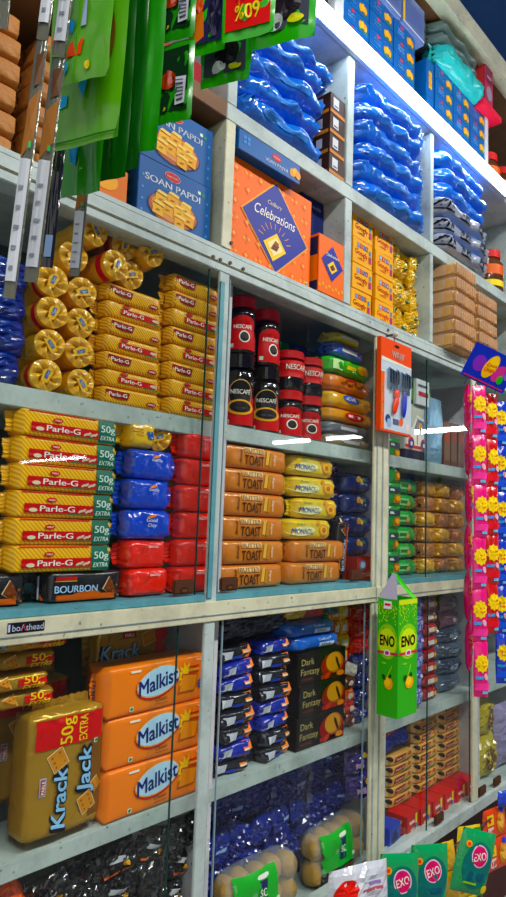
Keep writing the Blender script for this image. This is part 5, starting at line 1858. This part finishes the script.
def eno_box():
    W, D, H = 0.098, 0.062, 0.300
    root = empty('hanging_medicine_box')
    m = MB()
    t = 0.0015
    m.box(-W / 2, W / 2, -D / 2, -D / 2 + t, 0, H, ENOG)
    m.box(-W / 2, W / 2, D / 2 - t, D / 2, 0, H, ENOG)
    m.box(-W / 2, -W / 2 + t, -D / 2 + t, D / 2 - t, 0, H, ENOG)
    m.box(W / 2 - t, W / 2, -D / 2 + t, D / 2 - t, 0, H, ENOG)
    m.box(-W / 2 + t, W / 2 - t, -D / 2 + t, D / 2 - t, 0, t, ENOG)
    for f, hw in ((leftside(-W / 2 - 0.0003, 0), D / 2), (flat(-D / 2 - 0.0003), W / 2)):
        wv = hw / 0.05
        rnd = random.Random(4)
        for i in range(70):
            u = rnd.uniform(-hw * .92, hw * .92)
            v = H - 0.012 - abs(rnd.gauss(0, 0.028))
            m.ell(f, u, v, 0.0016, 0.003, K('b8e83a'), 1, n=6)
        m.ell(f, 0, 0.190, hw * .98, 0.046, K('8ecf24'), 1)
        m.ell(f, 0, 0.188, hw * .85, 0.036, K('c8e83a'), 2)
        m.text(f, 'ENO', 0, 0.193, 0.027, K('d8184f'), 4, width=hw * 1.4, bold=0.03)
        m.rect(f, -hw * .96, hw * .96, 0.158, 0.164, K('c8204a'), 3)
        m.ell(f, 0, 0.161, hw * .3, 0.008, K('f0e0ec'), 4)
        m.ell(f, 0, 0.161, hw * .2, 0.005, K('b83a8a'), 5)
        m.rect(f, -hw * .5, -hw * .12, 0.132, 0.136, K('9ad04a'), 2)
        m.ell(f, hw * .15, 0.085, hw * .42, 0.016, K('f0a81c'), 3)
        m.ell(f, hw * .05, 0.088, hw * .28, 0.011, K('f8cf4a'), 4)
        m.ell(f, -hw * .28, 0.098, hw * .16, 0.008, K('14501c'), 4, rot=0.6)
        m.ell(f, hw * .30, 0.103, hw * .14, 0.006, K('14501c'), 4, rot=-0.6)
        m.rect(f, -hw * .02, hw * .03, 0.10, 0.13, K('c8e83a'), 2, slant=0.5)
    m.rect(leftside(-W / 2 - 0.0003, 0), -0.012, 0.012, H - 0.026, H - 0.006, K('f0f0ee'), 3)
    m.rect(leftside(-W / 2 - 0.0003, 0), -0.009, 0.009, H - 0.018, H - 0.012, K('d8204a'), 4)
    m.rect(flat(-D / 2 - 0.0003), -W * .48, W * .48, H - 0.014, H - 0.001, K('c8e04a'), 2)
    m.build('box_body', root)
    # opened flaps: the pale inside shows
    INS = K('a8a4b8', 0.6)
    m = MB()
    m.add([(-W / 2, D / 2 - .001, H), (-W / 2, -D / 2 + .004, H), (-W / 2 + 0.022, -D / 2 + 0.020, H + 0.062), (-W / 2 + 0.022, D / 2 - 0.03, H + 0.066)], [(0, 1, 2, 3)], INS)
    m.add([(-W / 2 + .001, D / 2 - .001, H), (-W / 2 + .001, -D / 2 + .004, H), (-W / 2 + 0.023, -D / 2 + 0.020, H + 0.062), (-W / 2 + 0.023, D / 2 - 0.03, H + 0.066)], [(3, 2, 1, 0)], INS)
    m.build('top_flap', root)
    m = MB()
    for o_ in (0, 0.0012):
        m.add([(W / 2 - .004, -D / 2 + .002 + o_, H), (W / 2 - 0.022, -D / 2 + .002 + o_, H), (-W / 2 + 0.026, -D / 2 + 0.040 + o_, H + 0.068), (-W / 2 + 0.040, -D / 2 + 0.030 + o_, H + 0.066)], [(0, 1, 2, 3)], K('4fd02a', 0.3))
    m.build('top_flap', root)
    return Proto(root, 'medicine box')


eb = eno_box()
eb.put(1.552, -0.074, -0.492, 'green open-topped medicine box hung on the middle post')
m = MB()
m.tube((1.578, -0.0005, -0.19), (1.578, -0.012, -0.19), 0.003, WIRE, 8)
m.tube((1.578, -0.012, -0.198), (1.578, -0.0121, -0.186), 0.006, WIRE, 8)
o = m.build('post_nail', None, (0, 0, ZO)); tag(o, 'small nail in the middle post behind the green box', 'nail')

# tool card on the post
def tool_card():
    root = empty('hanging_tool_card')
    W, H = 0.158, 0.246
    m = MB()
    m.box(-W / 2, W / 2, 0, 0.014, 0, H, K('e0521c', 0.3), 0.001)
    f = flat(-0.0003)
    m.rect(f, -W / 2 + 0.002, W / 2 - 0.002, 0.006, H - 0.062, K('b9c6cf', 0.3), 1)
    m.rect(f, -W / 2 + 0.001, -W / 2 + 0.018, 0.006, H - 0.092, K('e0641c', 0.3), 2)
    m.poly(f, [(-W / 2 + 0.002, H - 0.062), (W / 2 - 0.002, H - 0.062), (W / 2 - 0.002, H - 0.058), (-W / 2 + 0.002, H - 0.052)], K('d8dccf'), 2)
    m.text(f, 'W&W', 0.006, H - 0.036, 0.021, K('f6eee4'), 2, width=0.062)
    m.text(f, 'NAIL CUTTER', -W / 2 + 0.0095, 0.085, 0.006, K('f0d8a8'), 3, width=0.075, rot=PI / 2)
    m.ell(f, 0.0, H - 0.013, 0.012, 0.0035, K('0c0c0c'), 2)
    # print along the foot
    m.ell(f, -0.042, 0.034, 0.013, 0.012, K('1f3a6a'), 2)
    m.ell(f, -0.036, 0.024, 0.010, 0.012, K('8aa8c8'), 3, rot=0.6)
    m.rect(f, -0.018, 0.012, 0.022, 0.038, K('4a5a78'), 2)
    m.ell(f, 0.024, 0.032, 0.012, 0.010, K('e0641c'), 2, rot=0.5)
    m.rect(f, 0.052, 0.064, 0.014, 0.032, K('e8c8c0'), 2)
    m.build('backing_card', root)
    ST = mat('tool_steel', sr('8aa0b4'), 0.2, metal=0.9)
    for i in range(8):
        x = -0.044 + (i % 4) * 0.0125 + (0.060 if i > 3 else 0)
        m = MB()
        zt = H - 0.078 - 0.002 * (i % 3)
        m.box(x - 0.0042, x + 0.0042, -0.010, -0.003, zt - 0.052 - 0.006 * (i % 2), zt, ST, 0.0015)
        nc = m.build('nail_clipper', root)
        m = MB()
        m.box(x - 0.0026, x + 0.0026, -0.0135, -0.0105, zt - 0.040, zt - 0.004, mat('lever_dark_steel', sr('3f5266'), 0.25, metal=0.8), 0.001)
        m.build('lever', nc)
    for (u, v, hx, ru, rv, rt, nm) in ((-0.008, 0.102, 'e0481c', 0.013, 0.013, 0.0, 'orange_tool'), (-0.014, 0.074, 'd8441c', 0.011, 0.028, -0.35, 'orange_handle'), (0.030, 0.080, '1f2fb0', 0.010, 0.036, -0.08, 'blue_handle')):
        m = MB()
        c, s = math.cos(rt), math.sin(rt)
        m.grid(lambda a, b_: (u + ru * math.sin(PI * b_) * math.cos(2 * PI * a) * c - rv * math.cos(PI * b_) * s, -0.008 + 0.006 * math.sin(PI * b_) * math.sin(2 * PI * a), v + ru * math.sin(PI * b_) * math.cos(2 * PI * a) * s + rv * math.cos(PI * b_) * c),
               16, 12, K(hx, 0.25), True, wrap=True)
        m.build(nm, root)
    m = MB()
    m.grid(lambda a, b_: (-W / 2 + 0.019 + (W - 0.024) * a, -0.0005 - 0.015 * (math.sin(PI * a) * math.sin(PI * b_)) ** 0.35, 0.042 + 0.134 * b_), 14, 12, film_mat('blister', (0.85, 0.92, 0.98), 0.05), True)
    m.build('clear_blister', root)
    return Proto(root, 'tool card')


tc_ = tool_card()
tc_.put(1.588, -0.040, 0.262, 'orange and pale hanging card of nail clippers on the middle post', rz=0.0, s=(1.06, 1, 1.09))
m = MB()
m.tube((1.588, -0.0045, 0.5545), (1.588, -0.036, 0.5545), 0.0035, WIRE, 8)
m.grid(lambda a, b_: (1.588 + 0.008 * math.sin(PI * b_) * math.cos(2 * PI * a), -0.036 + 0.008 * math.cos(PI * b_), 0.5545 + 0.008 * math.sin(PI * b_) * math.sin(2 * PI * a)), 12, 8, K('c9c6bc', 0.3), True, wrap=True)
m.tube((1.588, -0.030, 0.5545), (1.588, -0.033, 0.515), 0.0015, WIRE, 6)
o = m.build('wall_hook', None, (0, 0, ZO)); tag(o, 'white knobbed hook on the grey rail above the tool card', 'hook')

# ---------------------------------------------------------------- lollipop strips at the right
CY_ = -0.13


def d_lolly(mb, fr, hx):
    w_ = 0.05
    if hx == '2f9a2a':
        mb.ell(fr, 0.0, 0.05, 0.016, 0.018, K('f0cf2e'), 1)
        return
    mb.rect(fr, -0.022, 0.022, 0.020, 0.040, K({'e0207a': 'f04a9a', 'c8141e': 'e0303a', '1438b8': '2a5ae0', 'd8186a': 'f0307a'}.get(hx, 'ffffff')), 1, slant=0.2, n=3)
    fl = []
    for i in range(20):
        a = 2 * PI * i / 20
        r = 0.0235 if i % 2 else 0.0195
        fl.append((r * math.cos(a) * 0.92, 0.096 + r * 1.15 * math.sin(a)))
    mb.poly(fr, fl, K('f2cf1e'), 1)
    mb.ell(fr, 0, 0.096, 0.017, 0.021, K('f6dc4a'), 2)
    mb.text(fr, 'Chupa', 0, 0.101, 0.0075, K('d8301e'), 3, width=0.026, rot=0.1, shear=0.2)
    mb.text(fr, 'Chups', 0.001, 0.090, 0.0075, K('d8301e'), 3, width=0.026, rot=0.1, shear=0.2)
    mb.rect(fr, -0.020, 0.002, 0.052, 0.060, K('3f9ad8'), 2, slant=0.2, n=2)
    mb.rect(fr, 0.002, 0.018, 0.010, 0.018, K('7ac0e8'), 2, n=2)
    mb.ell(fr, 0.012, 0.058, 0.006, 0.010, K('f0b8c8'), 2, rot=0.4, n=10)


def lolly(px, py, n, cols, label, seed, rz, Y=CY_, w=0.046, h=0.150, t=0.020):
    X, Z = at(px, py, Y)
    return sweet_chain('hanging_lollipop_strip', label, 'lollipop strips by the right edge', X, Y, Z, n, w, h, t, cols, seed, rz=rz, deco=d_lolly, cat='lollipop strip', partname='lollipop_wrapper', crumple=0.003, pinch=0.15, tone=0.35)


lolly(468, 384, 6, ('d8186a',), 'pink-red lollipop strip, leftmost and seen edge on', 220, 0.45, Y=-0.115, w=0.040, h=0.148)
lolly(479, 386, 6, ('e0207a',), 'bright pink lollipop strip, second from the left, hanging lowest', 223, -0.70, Y=-0.165, h=0.155)
lolly(491, 394, 5, ('c8141e',), 'red lollipop strip between the pink and the blue ones', 226, -0.62, Y=-0.150, h=0.152)
lolly(500, 402, 6, ('1438b8',), 'blue lollipop strip hanging right of the red one', 229, -0.75, Y=-0.145, h=0.152)
lolly(507, 440, 4, ('2f9a2a',), 'green lollipop strip cut off by the right photo edge', 232, -0.5, Y=-0.12, h=0.150)
# header card above the strips
hc = empty('candy_header_card')
X, Z = at(490, 368, -0.175)
hc.location = (X, -0.175, Z + ZO)
hc.rotation_euler = (0.35, 0.34, -0.60)
m = MB()
W, H = 0.155, 0.110
m.box(-W / 2, W / 2, 0, 0.003, -H / 2, H / 2, K('1a2fae', 0.2), 0.001)
f = flat(-0.0003)
m.ell(f, 0.0, 0.004, 0.020, 0.040, K('f0b42e'), 2, rot=-0.25)
m.ell(f, 0.004, 0.018, 0.014, 0.020, K('f6cf3a'), 3)
m.text(f, 'Chupa', 0.002, 0.010, 0.011, K('d8301e'), 4, width=0.032, rot=0.2)
m.text(f, 'Chups', 0.000, -0.006, 0.011, K('d8301e'), 4, width=0.032, rot=0.2)
m.ell(f, -0.038, 0.0, 0.022, 0.026, K('7a2fb0'), 1)
m.ell(f, 0.034, -0.006, 0.018, 0.030, K('c83a8a'), 1, rot=-0.4)
m.ell(f, 0.046, -0.022, 0.010, 0.014, K('2fae2a'), 2)
m.ell(f, 0.062, 0.010, 0.012, 0.026, K('7a5fd0'), 1)
m.rect(f, -0.07, 0.07, -0.050, -0.046, K('d8305a'), 1)
m.build('printed_card', hc)
for u in (-0.055, -0.02, 0.018, 0.05):
    m = MB()
    m.tube((u, -0.004, -0.042), (u, -0.006, -0.078), 0.0016, WIRE, 6)
    m.build('wire_hook', hc)
m = MB()
m.tube((0, 0.003, 0.03), (0.0, 0.10, 0.075), 0.002, WIRE, 6)
m.build('hanging_wire', hc)
tag(hc, 'tilted blue and purple printed card the lollipop strips hang from', 'display card')

# ---------------------------------------------------------------- pouches hung under the bottom rail
b = MB()
b.tube((0.9, -0.045, -0.965), (3.0, -0.045, -0.950), 0.0022, WIRE, 8)
for x in (0.95, 1.65, 2.35, 2.95):
    b.tube((x, -0.045, -0.964 + (x - 0.9) * 0.007), (x, 0.0, -0.9475), 0.0018, WIRE, 6)
o = b.build('hanging_wire', None, (0, 0, ZO)); tag(o, 'thin wire strung under the bottom rail for hanging pouches', 'wire')


def hung(mb, label, cat, px, py, Y, group=None, rz=0.0, ry=0.0, name='hanging_pouch'):
    o = mb.build(name)
    X, Z = at(px, py, Y)
    o.location = (X, Y, Z + ZO)
    o.rotation_euler = (0, ry, rz)
    return tag(o, label, cat, group)


def d_exo(mb, fr):
    mb.ell(fr, 0.004, 0.080, 0.046, 0.062, K('0f6f6a', 0.3), 1)
    mb.ell(fr, 0.004, 0.106, 0.026, 0.030, K('e8d8e4'), 2, rot=0.3)
    mb.ell(fr, 0.004, 0.106, 0.023, 0.027, K('d82a6a'), 3, rot=0.3)
    mb.text(fr, 'EXO', 0.004, 0.106, 0.021, TXT_W, 4, width=0.038, rot=0.3)
    mb.ell(fr, -0.036, 0.132, 0.009, 0.009, K('f0a82a'), 2)
    mb.ell(fr, -0.036, 0.132, 0.005, 0.005, K('e8501c'), 3)
    mb.poly(fr, [(-0.020, 0.040), (0.030, 0.040), (0.034, 0.062), (-0.016, 0.064)], K('14566a'), 2)
    mb.rect(fr, -0.03, 0.012, 0.030, 0.036, K('8ed03a'), 3, n=3)
    mb.ell(fr, 0.044, 0.022, 0.010, 0.012, K('f0d22e'), 3)


EXOM = foil('0f9a5a', 0.45, 0.18)
for i, (px, py, Y, ry, lab) in enumerate(((396, 922, -0.062, 0.05, 'green pouch with pink round logo, leftmost of three under the rail'), (427, 910, -0.085, 0.04, 'green pouch with pink round logo, middle of three under the rail'),
                                          (466, 893, -0.135, 0.28, 'green pouch with pink round logo, rightmost and tilted, under the rail'))):
    hung(pouch_mb(0.118, 0.168, 0.030, EXOM, 240 + i, 0.002, 0.0, d_exo), lab, 'dish soap pouch', px, py, Y, 'green pouches under the bottom rail', rz=-0.55, ry=ry)


def d_whitep(mb, fr):
    mb.ell(fr, -0.045, 0.125, 0.034, 0.024, K('d8301e'), 1, rot=0.3)
    mb.ell(fr, -0.05, 0.05, 0.035, 0.05, K('d8301e'), 1)
    mb.rect(fr, 0.02, 0.06, 0.04, 0.05, K('8a6fa8'), 1, n=3)
    mb.rect(fr, 0.02, 0.06, 0.06, 0.068, K('b85a6a'), 1, n=3)
    mb.rect(fr, 0.0, 0.06, 0.115, 0.122, K('b85a6a'), 1, n=3)
    mb.rect(fr, 0.01, 0.055, 0.128, 0.134, K('8a6fa8'), 1, n=3)
    mb.ell(fr, -0.03, 0.10, 0.03, 0.008, K('e8501c'), 1)


hung(pouch_mb(0.180, 0.170, 0.04, foil('c9ced6', 0.5, 0.18), 245, 0.006, 0.0, d_whitep), 'white and red pouch hanging at the left end under the rail', 'detergent pouch', 357, 940, -0.062, rz=-0.35)


def d_maggi(mb, fr, hx=None):
    mb.rect(fr, 0.016, 0.042, 0.006, 0.096, K('3a2a14'), 1, n=3)
    mb.rect(fr, 0.012, 0.044, 0.082, 0.098, K('3f9a2a'), 2, n=2)
    mb.ell(fr, 0.026, 0.040, 0.010, 0.018, K('8a5a24'), 2)
    mb.ell(fr, -0.004, 0.066, 0.014, 0.009, K('d8281e'), 1, rot=0.3)
    mb.text(fr, 'Maggi', -0.004, 0.066, 0.007, K('f6e23a'), 2, width=0.020, rot=0.3)
    mb.ell(fr, -0.030, 0.05, 0.007, 0.012, K('c8701c'), 1)
    mb.rect(fr, -0.040, -0.026, 0.020, 0.034, K('d8541c'), 1, n=2)


X, Z = at(470, 826, -0.048)
sweet_chain('hanging_seasoning_strip', 'yellow and green seasoning sachet strip under the rail, right of the green pouches', 'yellow sachet strips under the rail', X, -0.048, Z, 4, 0.098, 0.104, 0.014, ('e8c81c',), 250, rz=-0.25, deco=d_maggi, cat='sachet strip', lean=0.06)
X, Z = at(444, 842, -0.050)
sweet_chain('hanging_seasoning_strip', 'yellow sachet strip hanging between the two right green pouches', 'yellow sachet strips under the rail', X, -0.055, Z, 4, 0.060, 0.085, 0.016, ('e8b81c',), 252, rz=-0.5, deco=None, cat='sachet strip', lean=-0.12)


def d_orange(mb, fr, hx=None):
    mb.rect(fr, -0.040, -0.010, 0.050, 0.084, K('f0cf2e'), 1, n=3)
    mb.ell(fr, -0.025, 0.067, 0.010, 0.006, K('d8281e'), 2, rot=0.3)
    mb.rect(fr, -0.038, -0.012, 0.014, 0.044, K('e8d8d0'), 1, n=3)
    mb.text(fr, '10', -0.025, 0.029, 0.016, K('d8401c'), 2)
    mb.ell(fr, 0.022, 0.050, 0.020, 0.034, K('d8903a'), 1)
    mb.ell(fr, 0.024, 0.054, 0.013, 0.022, K('e8b45a'), 2)
    mb.ell(fr, 0.030, 0.088, 0.010, 0.010, K('1f3fc0'), 2)


X, Z = at(494, 808, -0.046)
sweet_chain('hanging_spice_strip', 'orange spice sachet strip hanging near the right photo edge', None, X, -0.046, Z, 2, 0.110, 0.100, 0.014, ('e0501c',), 255, rz=-0.25, deco=d_orange, cat='sachet strip', lean=-0.10)
X, Z = at(503, 806, -0.05)
hung(pouch_mb(0.07, 0.05, 0.02, foil('1f3fc0', 0.5), 258, 0.004), 'small blue sachet above the orange sachets', 'sachet', 505, 806, -0.07, rz=-0.3)

# ---------------------------------------------------------------- strips hanging close to the camera at upper left
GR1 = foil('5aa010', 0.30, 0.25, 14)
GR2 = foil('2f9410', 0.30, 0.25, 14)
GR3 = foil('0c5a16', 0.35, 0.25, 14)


def near_strip(label, px0, px1, ybot, Y, material, seed, deco=None, nseg=4, ztop=1.10, ry=0.0, rz=None, Xp=None, group='green sachet strips hanging near the camera', hseg=None, t=0.006, name='hanging_sachet_strip', crumple=0.003):
    """strip hung on a string from the ceiling, its foot at photo height ybot; each sachet is a part.
    With Xp the strip stands square to the shelving (edge lines run into the wall)."""
    xm = (px0 + px1) / 2
    if Xp is not None:
        # right edge stands on the plane X = Xp, the left edge lies 22 degrees off the wall's normal behind it
        x1_, z1_ = at(px1, ybot, 0.0)
        k1 = Xp / x1_
        bx, by = Xp, k1 - 1.0
        x0_, z0_ = at(px0, ybot, 0.0)
        th = math.radians(22)
        dx, dy = -math.sin(th), math.cos(th)
        # (bx + w dx, by + 1 + w dy) must lie on the left ray: X = x0_ * (Y + 1)
        w_ = (x0_ * (by + 1) - bx) / (dx - x0_ * dy)
        X, Y = bx + dx * w_ / 2, by + dy * w_ / 2
        Zb = (z1_ * (by + 1) + z0_ * (by + 1 + w_ * dy)) / 2
        rz = -PI / 2 + th
    else:
        X, Zb = at(xm, ybot, Y)
        w_ = (px1 - px0) / F * Vector((X, Y + 1, Zb)).dot(_fw)
    root = empty(name)
    root.location = (X, Y, Zb + ZO)
    root.rotation_euler = (0, ry, rz) if Xp is None else (-ry, 0, rz)
    L = ztop - Zb
    h = hseg if hseg else L / nseg
    n = max(1, int(math.ceil(L / h - 1e-6)))
    first = None
    for i in range(n):
        if first is None:
            o_ = pouch_mb(w_, h, t, material, seed, crumple, 0.0, (lambda mb, fr, w_=w_, h=h: deco(mb, fr, w_, h)) if deco else None).build('sachet', root)
            first = o_
        else:
            o_ = first.copy()
            COL.objects.link(o_)
            o_.parent = root
        o_.location = (0, 0.0015 * math.sin(i * 2 + seed), i * h)
    m_ = MB()
    m_.tube((0, 0, n * h - 0.003), (0, 0, 3.75 - ZO - Zb), 0.0012, WIRE, 6)
    m_.build('hanging_string', root)
    tag(root, label, 'sachet strip', group)
    return root


def d_leaf(mb, fr, w_, h):
    mb.rect(fr, -w_ * .42, -w_ * .30, h * .52, h * .64, K('e0401c'), 1)
    mb.rect(fr, -w_ * .30, -w_ * .02, h * .20, h * .32, K('e0501c'), 1, slant=0.2)
    mb.ell(fr, -w_ * .22, h * .45, w_ * .07, h * .05, K('2f9ae0'), 1)
    mb.ell(fr, -w_ * .30, h * .12, w_ * .06, h * .05, K('2fb0e0'), 1)
    mb.rect(fr, -w_ * .04, w_ * .06, h * .42, h * .62, K('a8b8d8'), 1, slant=0.1)
    mb.ell(fr, w_ * .12, h * .10, w_ * .05, h * .035, K('d8c81c'), 1)


def d_tick(mb, fr, w_, h):
    mb.poly(fr, [(-w_ * .25, h * .25), (-w_ * .10, h * .12), (w_ * .10, h * .48), (w_ * .02, h * .50), (-w_ * .12, h * .28)], K('2fa8e0'), 1)
    mb.ell(fr, -w_ * .18, h * .20, w_ * .10, h * .06, K('2f9ae0'), 2)
    mb.ell(fr, w_ * .25, h * .62, w_ * .06, h * .04, K('d8c81c'), 1)


def d_marks(mb, fr, w_, h):
    for v, hx, du in ((.05, '2f9ae0', .0), (.13, '2fb0e0', .16), (.24, 'd8c81c', .30), (.33, 'e0501c', .02), (.44, 'e0401c', .20), (.52, '2f9ae0', .16), (.66, 'e0501c', .05)):
        u = -w_ * (.42 - du)
        mb.poly(fr, [(u - w_ * .05, h * (v - .018)), (u + w_ * .06, h * (v - .012)), (u + w_ * .07, h * (v + .022)), (u - w_ * .03, h * (v + .016))], K(hx), 1)
    mb.poly(fr, [(-w_ * .05, h * .17), (w_ * .02, h * .13), (w_ * .14, h * .26), (w_ * .09, h * .27), (w_ * .01, h * .18)], K('2fa8e0'), 2)
    mb.ell(fr, w_ * .22, h * .30, w_ * .16, h * .10, K('6a4a10'), 1)
    mb.rect(fr, -w_ * .46, w_ * .46, h * .015, h * .02, K('1f6a0c'), 1, n=4)


def d_window(mb, fr, w_, h):
    mb.rect(fr, -w_ * .30, w_ * .38, h * .12, h * .90, K('14301c', 0.15), 1)
    mb.ell(fr, -w_ * .12, h * .50, w_ * .20, h * .12, K('a83a1c'), 2)
    mb.rect(fr, w_ * .08, w_ * .34, h * .18, h * .52, K('cfd2e0'), 3)
    for q in range(6):
        mb.rect(fr, w_ * .12, w_ * .30, h * (.22 + q * .045), h * (.24 + q * .045), K('4a4a5a'), 4)
    mb.ell(fr, -w_ * .20, h * .16, w_ * .06, h * .025, K('d8c81c'), 2)


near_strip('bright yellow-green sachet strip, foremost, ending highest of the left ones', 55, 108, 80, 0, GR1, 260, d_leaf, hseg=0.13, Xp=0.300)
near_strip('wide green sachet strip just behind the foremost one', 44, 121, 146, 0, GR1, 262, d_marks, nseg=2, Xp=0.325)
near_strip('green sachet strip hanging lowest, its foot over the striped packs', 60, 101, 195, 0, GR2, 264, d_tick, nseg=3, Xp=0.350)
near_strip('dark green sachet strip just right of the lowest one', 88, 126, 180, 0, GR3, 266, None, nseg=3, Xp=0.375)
near_strip('dark green sachet strip between the light ones', 104, 140, 172, 0, GR3, 268, d_leaf, nseg=2, Xp=0.400)
near_strip('plain vivid green sachet strip left of the barcoded one', 119, 158, 153, 0, GR2, 270, None, nseg=2, Xp=0.425)
near_strip('green sachet strip with clear windows and a white barcode', 153, 191, 122, 0, GR2, 272, d_window, hseg=0.105, Xp=0.45)


def d_photo(mb, fr, w_, h):
    mb.rect(fr, -w_ * .40, w_ * .40, h * .12, h * .92, K('2a2a5a', 0.15), 1)
    mb.rect(fr, -w_ * .40, -w_ * .05, h * .12, h * .50, K('e0781c'), 2)
    mb.ell(fr, -w_ * .20, h * .62, w_ * .12, h * .14, K('d8541c'), 3)
    mb.ell(fr, w_ * .22, h * .50, w_ * .16, h * .34, K('1c1440'), 3)


def d_sixty(mb, fr, w_, h):
    mb.rect(fr, -w_ * .42, w_ * .42, h * .10, h * .62, K('d8201c'), 1)
    mb.text(fr, '60%', 0.0, h * .27, h * .18, K('f0d82a'), 2, width=w_ * .46, rot=PI)
    mb.text(fr, 'EXTRA', 0.0, h * .49, h * .12, K('f0d82a'), 2, width=w_ * .50, rot=PI)
    mb.rect(fr, -w_ * .42, -w_ * .1, h * .66, h * .92, K('d8a82a'), 2)
    mb.rect(fr, w_ * .0, w_ * .42, h * .66, h * .92, K('e8d2a8'), 2)


def d_clear(mb, fr, w_, h):
    mb.rect(fr, -w_ * .40, w_ * .40, h * .16, h * .92, K('4a4a5e', 0.12), 1)
    mb.ell(fr, w_ * .05, h * .50, w_ * .24, h * .22, K('2a1c2c', 0.15), 2)
    mb.ell(fr, -w_ * .10, h * .26, w_ * .14, h * .10, K('e2e4ea'), 3, rot=0.5)
    mb.ell(fr, w_ * .22, h * .24, w_ * .12, h * .06, K('d8d83a'), 3)


GR4 = foil('3fb81a', 0.25, 0.22, 14)
near_strip('green-edged sachet with an orange picture, left of the red offer sachet', 188, 226, 54, 0, GR4, 274, d_photo, hseg=0.10, Xp=0.48)
near_strip('green-edged sachet with a red and yellow offer panel printed upside down', 222, 275, 38, 0, GR4, 276, d_sixty, hseg=0.10, Xp=0.46)
near_strip('green-edged clear sachet under the red offer panel', 199, 250, 84, 0, GR4, 278, d_clear, hseg=0.08, Xp=0.51)
near_strip('green-edged clear sachet with a barcode beside the blue bags', 248, 316, 44, 0, GR4, 280, d_clear, hseg=0.10, Xp=0.54)

# narrow silvery strips at the far left
SV = mat('silver_strip_film', sr('6a6c60'), 0.2, 0.4, 40, metal=0.35)
BV = foil('14141c', 0.6, 0.14)


def d_sv(mb, fr, w_, h):
    mb.rect(fr, -w_ * .40, w_ * .40, h * .06, h * .52, K('c8ced4', 0.3), 1, n=3)
    for q in range(5):
        mb.rect(fr, -w_ * .26, w_ * (.05 + .05 * (q % 3)), h * (.10 + q * .075), h * (.115 + q * .075), K('7f8a92'), 2, slant=0.2)
    mb.poly(fr, [(-w_ * .42, h * .52), (w_ * .40, h * .60), (w_ * .42, h * .80), (-w_ * .30, h * .74)], K('9a6430'), 1)
    mb.poly(fr, [(-w_ * .1, h * .80), (w_ * .42, h * .82), (w_ * .40, h * .95), (-w_ * .2, h * .93)], K('5a3a1e'), 1)
    mb.rect(fr, w_ * .10, w_ * .3, h * .56, h * .585, K('3fae5a'), 2)


gs = 'narrow silvery strips at the far left'
near_strip('narrow silver and brown strip, leftmost of the long ones', 2, 15, 298, -0.50, SV, 290, d_sv, nseg=4, rz=-0.75, group=gs, ry=0.045, crumple=0.001)
near_strip('narrow silver and brown strip right of the leftmost one', 23, 38, 282, -0.46, SV, 292, d_sv, nseg=4, rz=-0.75, group=gs, ry=0.045, crumple=0.001)
near_strip('glossy black narrow strip beside the green sachets', 41, 53, 268, -0.40, BV, 294, lambda mb, fr, w_, h: mb.rect(fr, -w_ * .3, w_ * .3, h * .06, h * .2, K('7a94b4'), 1), nseg=5, rz=-0.7, group=gs, ry=0.03)
near_strip('short silver strip whose tail hangs over the yellow rolls', 68, 80, 276, -0.30, SV, 296, d_sv, nseg=5, rz=-0.9, group=gs, ry=0.03, crumple=0.001)
near_strip('silver strip end at the very top left corner', -6, 8, 28, -0.58, SV, 298, d_sv, nseg=2, rz=-0.65, group=gs, crumple=0.001)

for P in PROTOS:
    if not P.used:
        for k in kids(P.root):
            bpy.data.objects.remove(k)
        bpy.data.objects.remove(P.root)
SC.view_settings.view_transform = 'Standard'
SC.view_settings.look = 'None'
SC.view_settings.gamma = 1
SC.view_settings.use_curve_mapping = False
SC.view_settings.exposure = 0.12
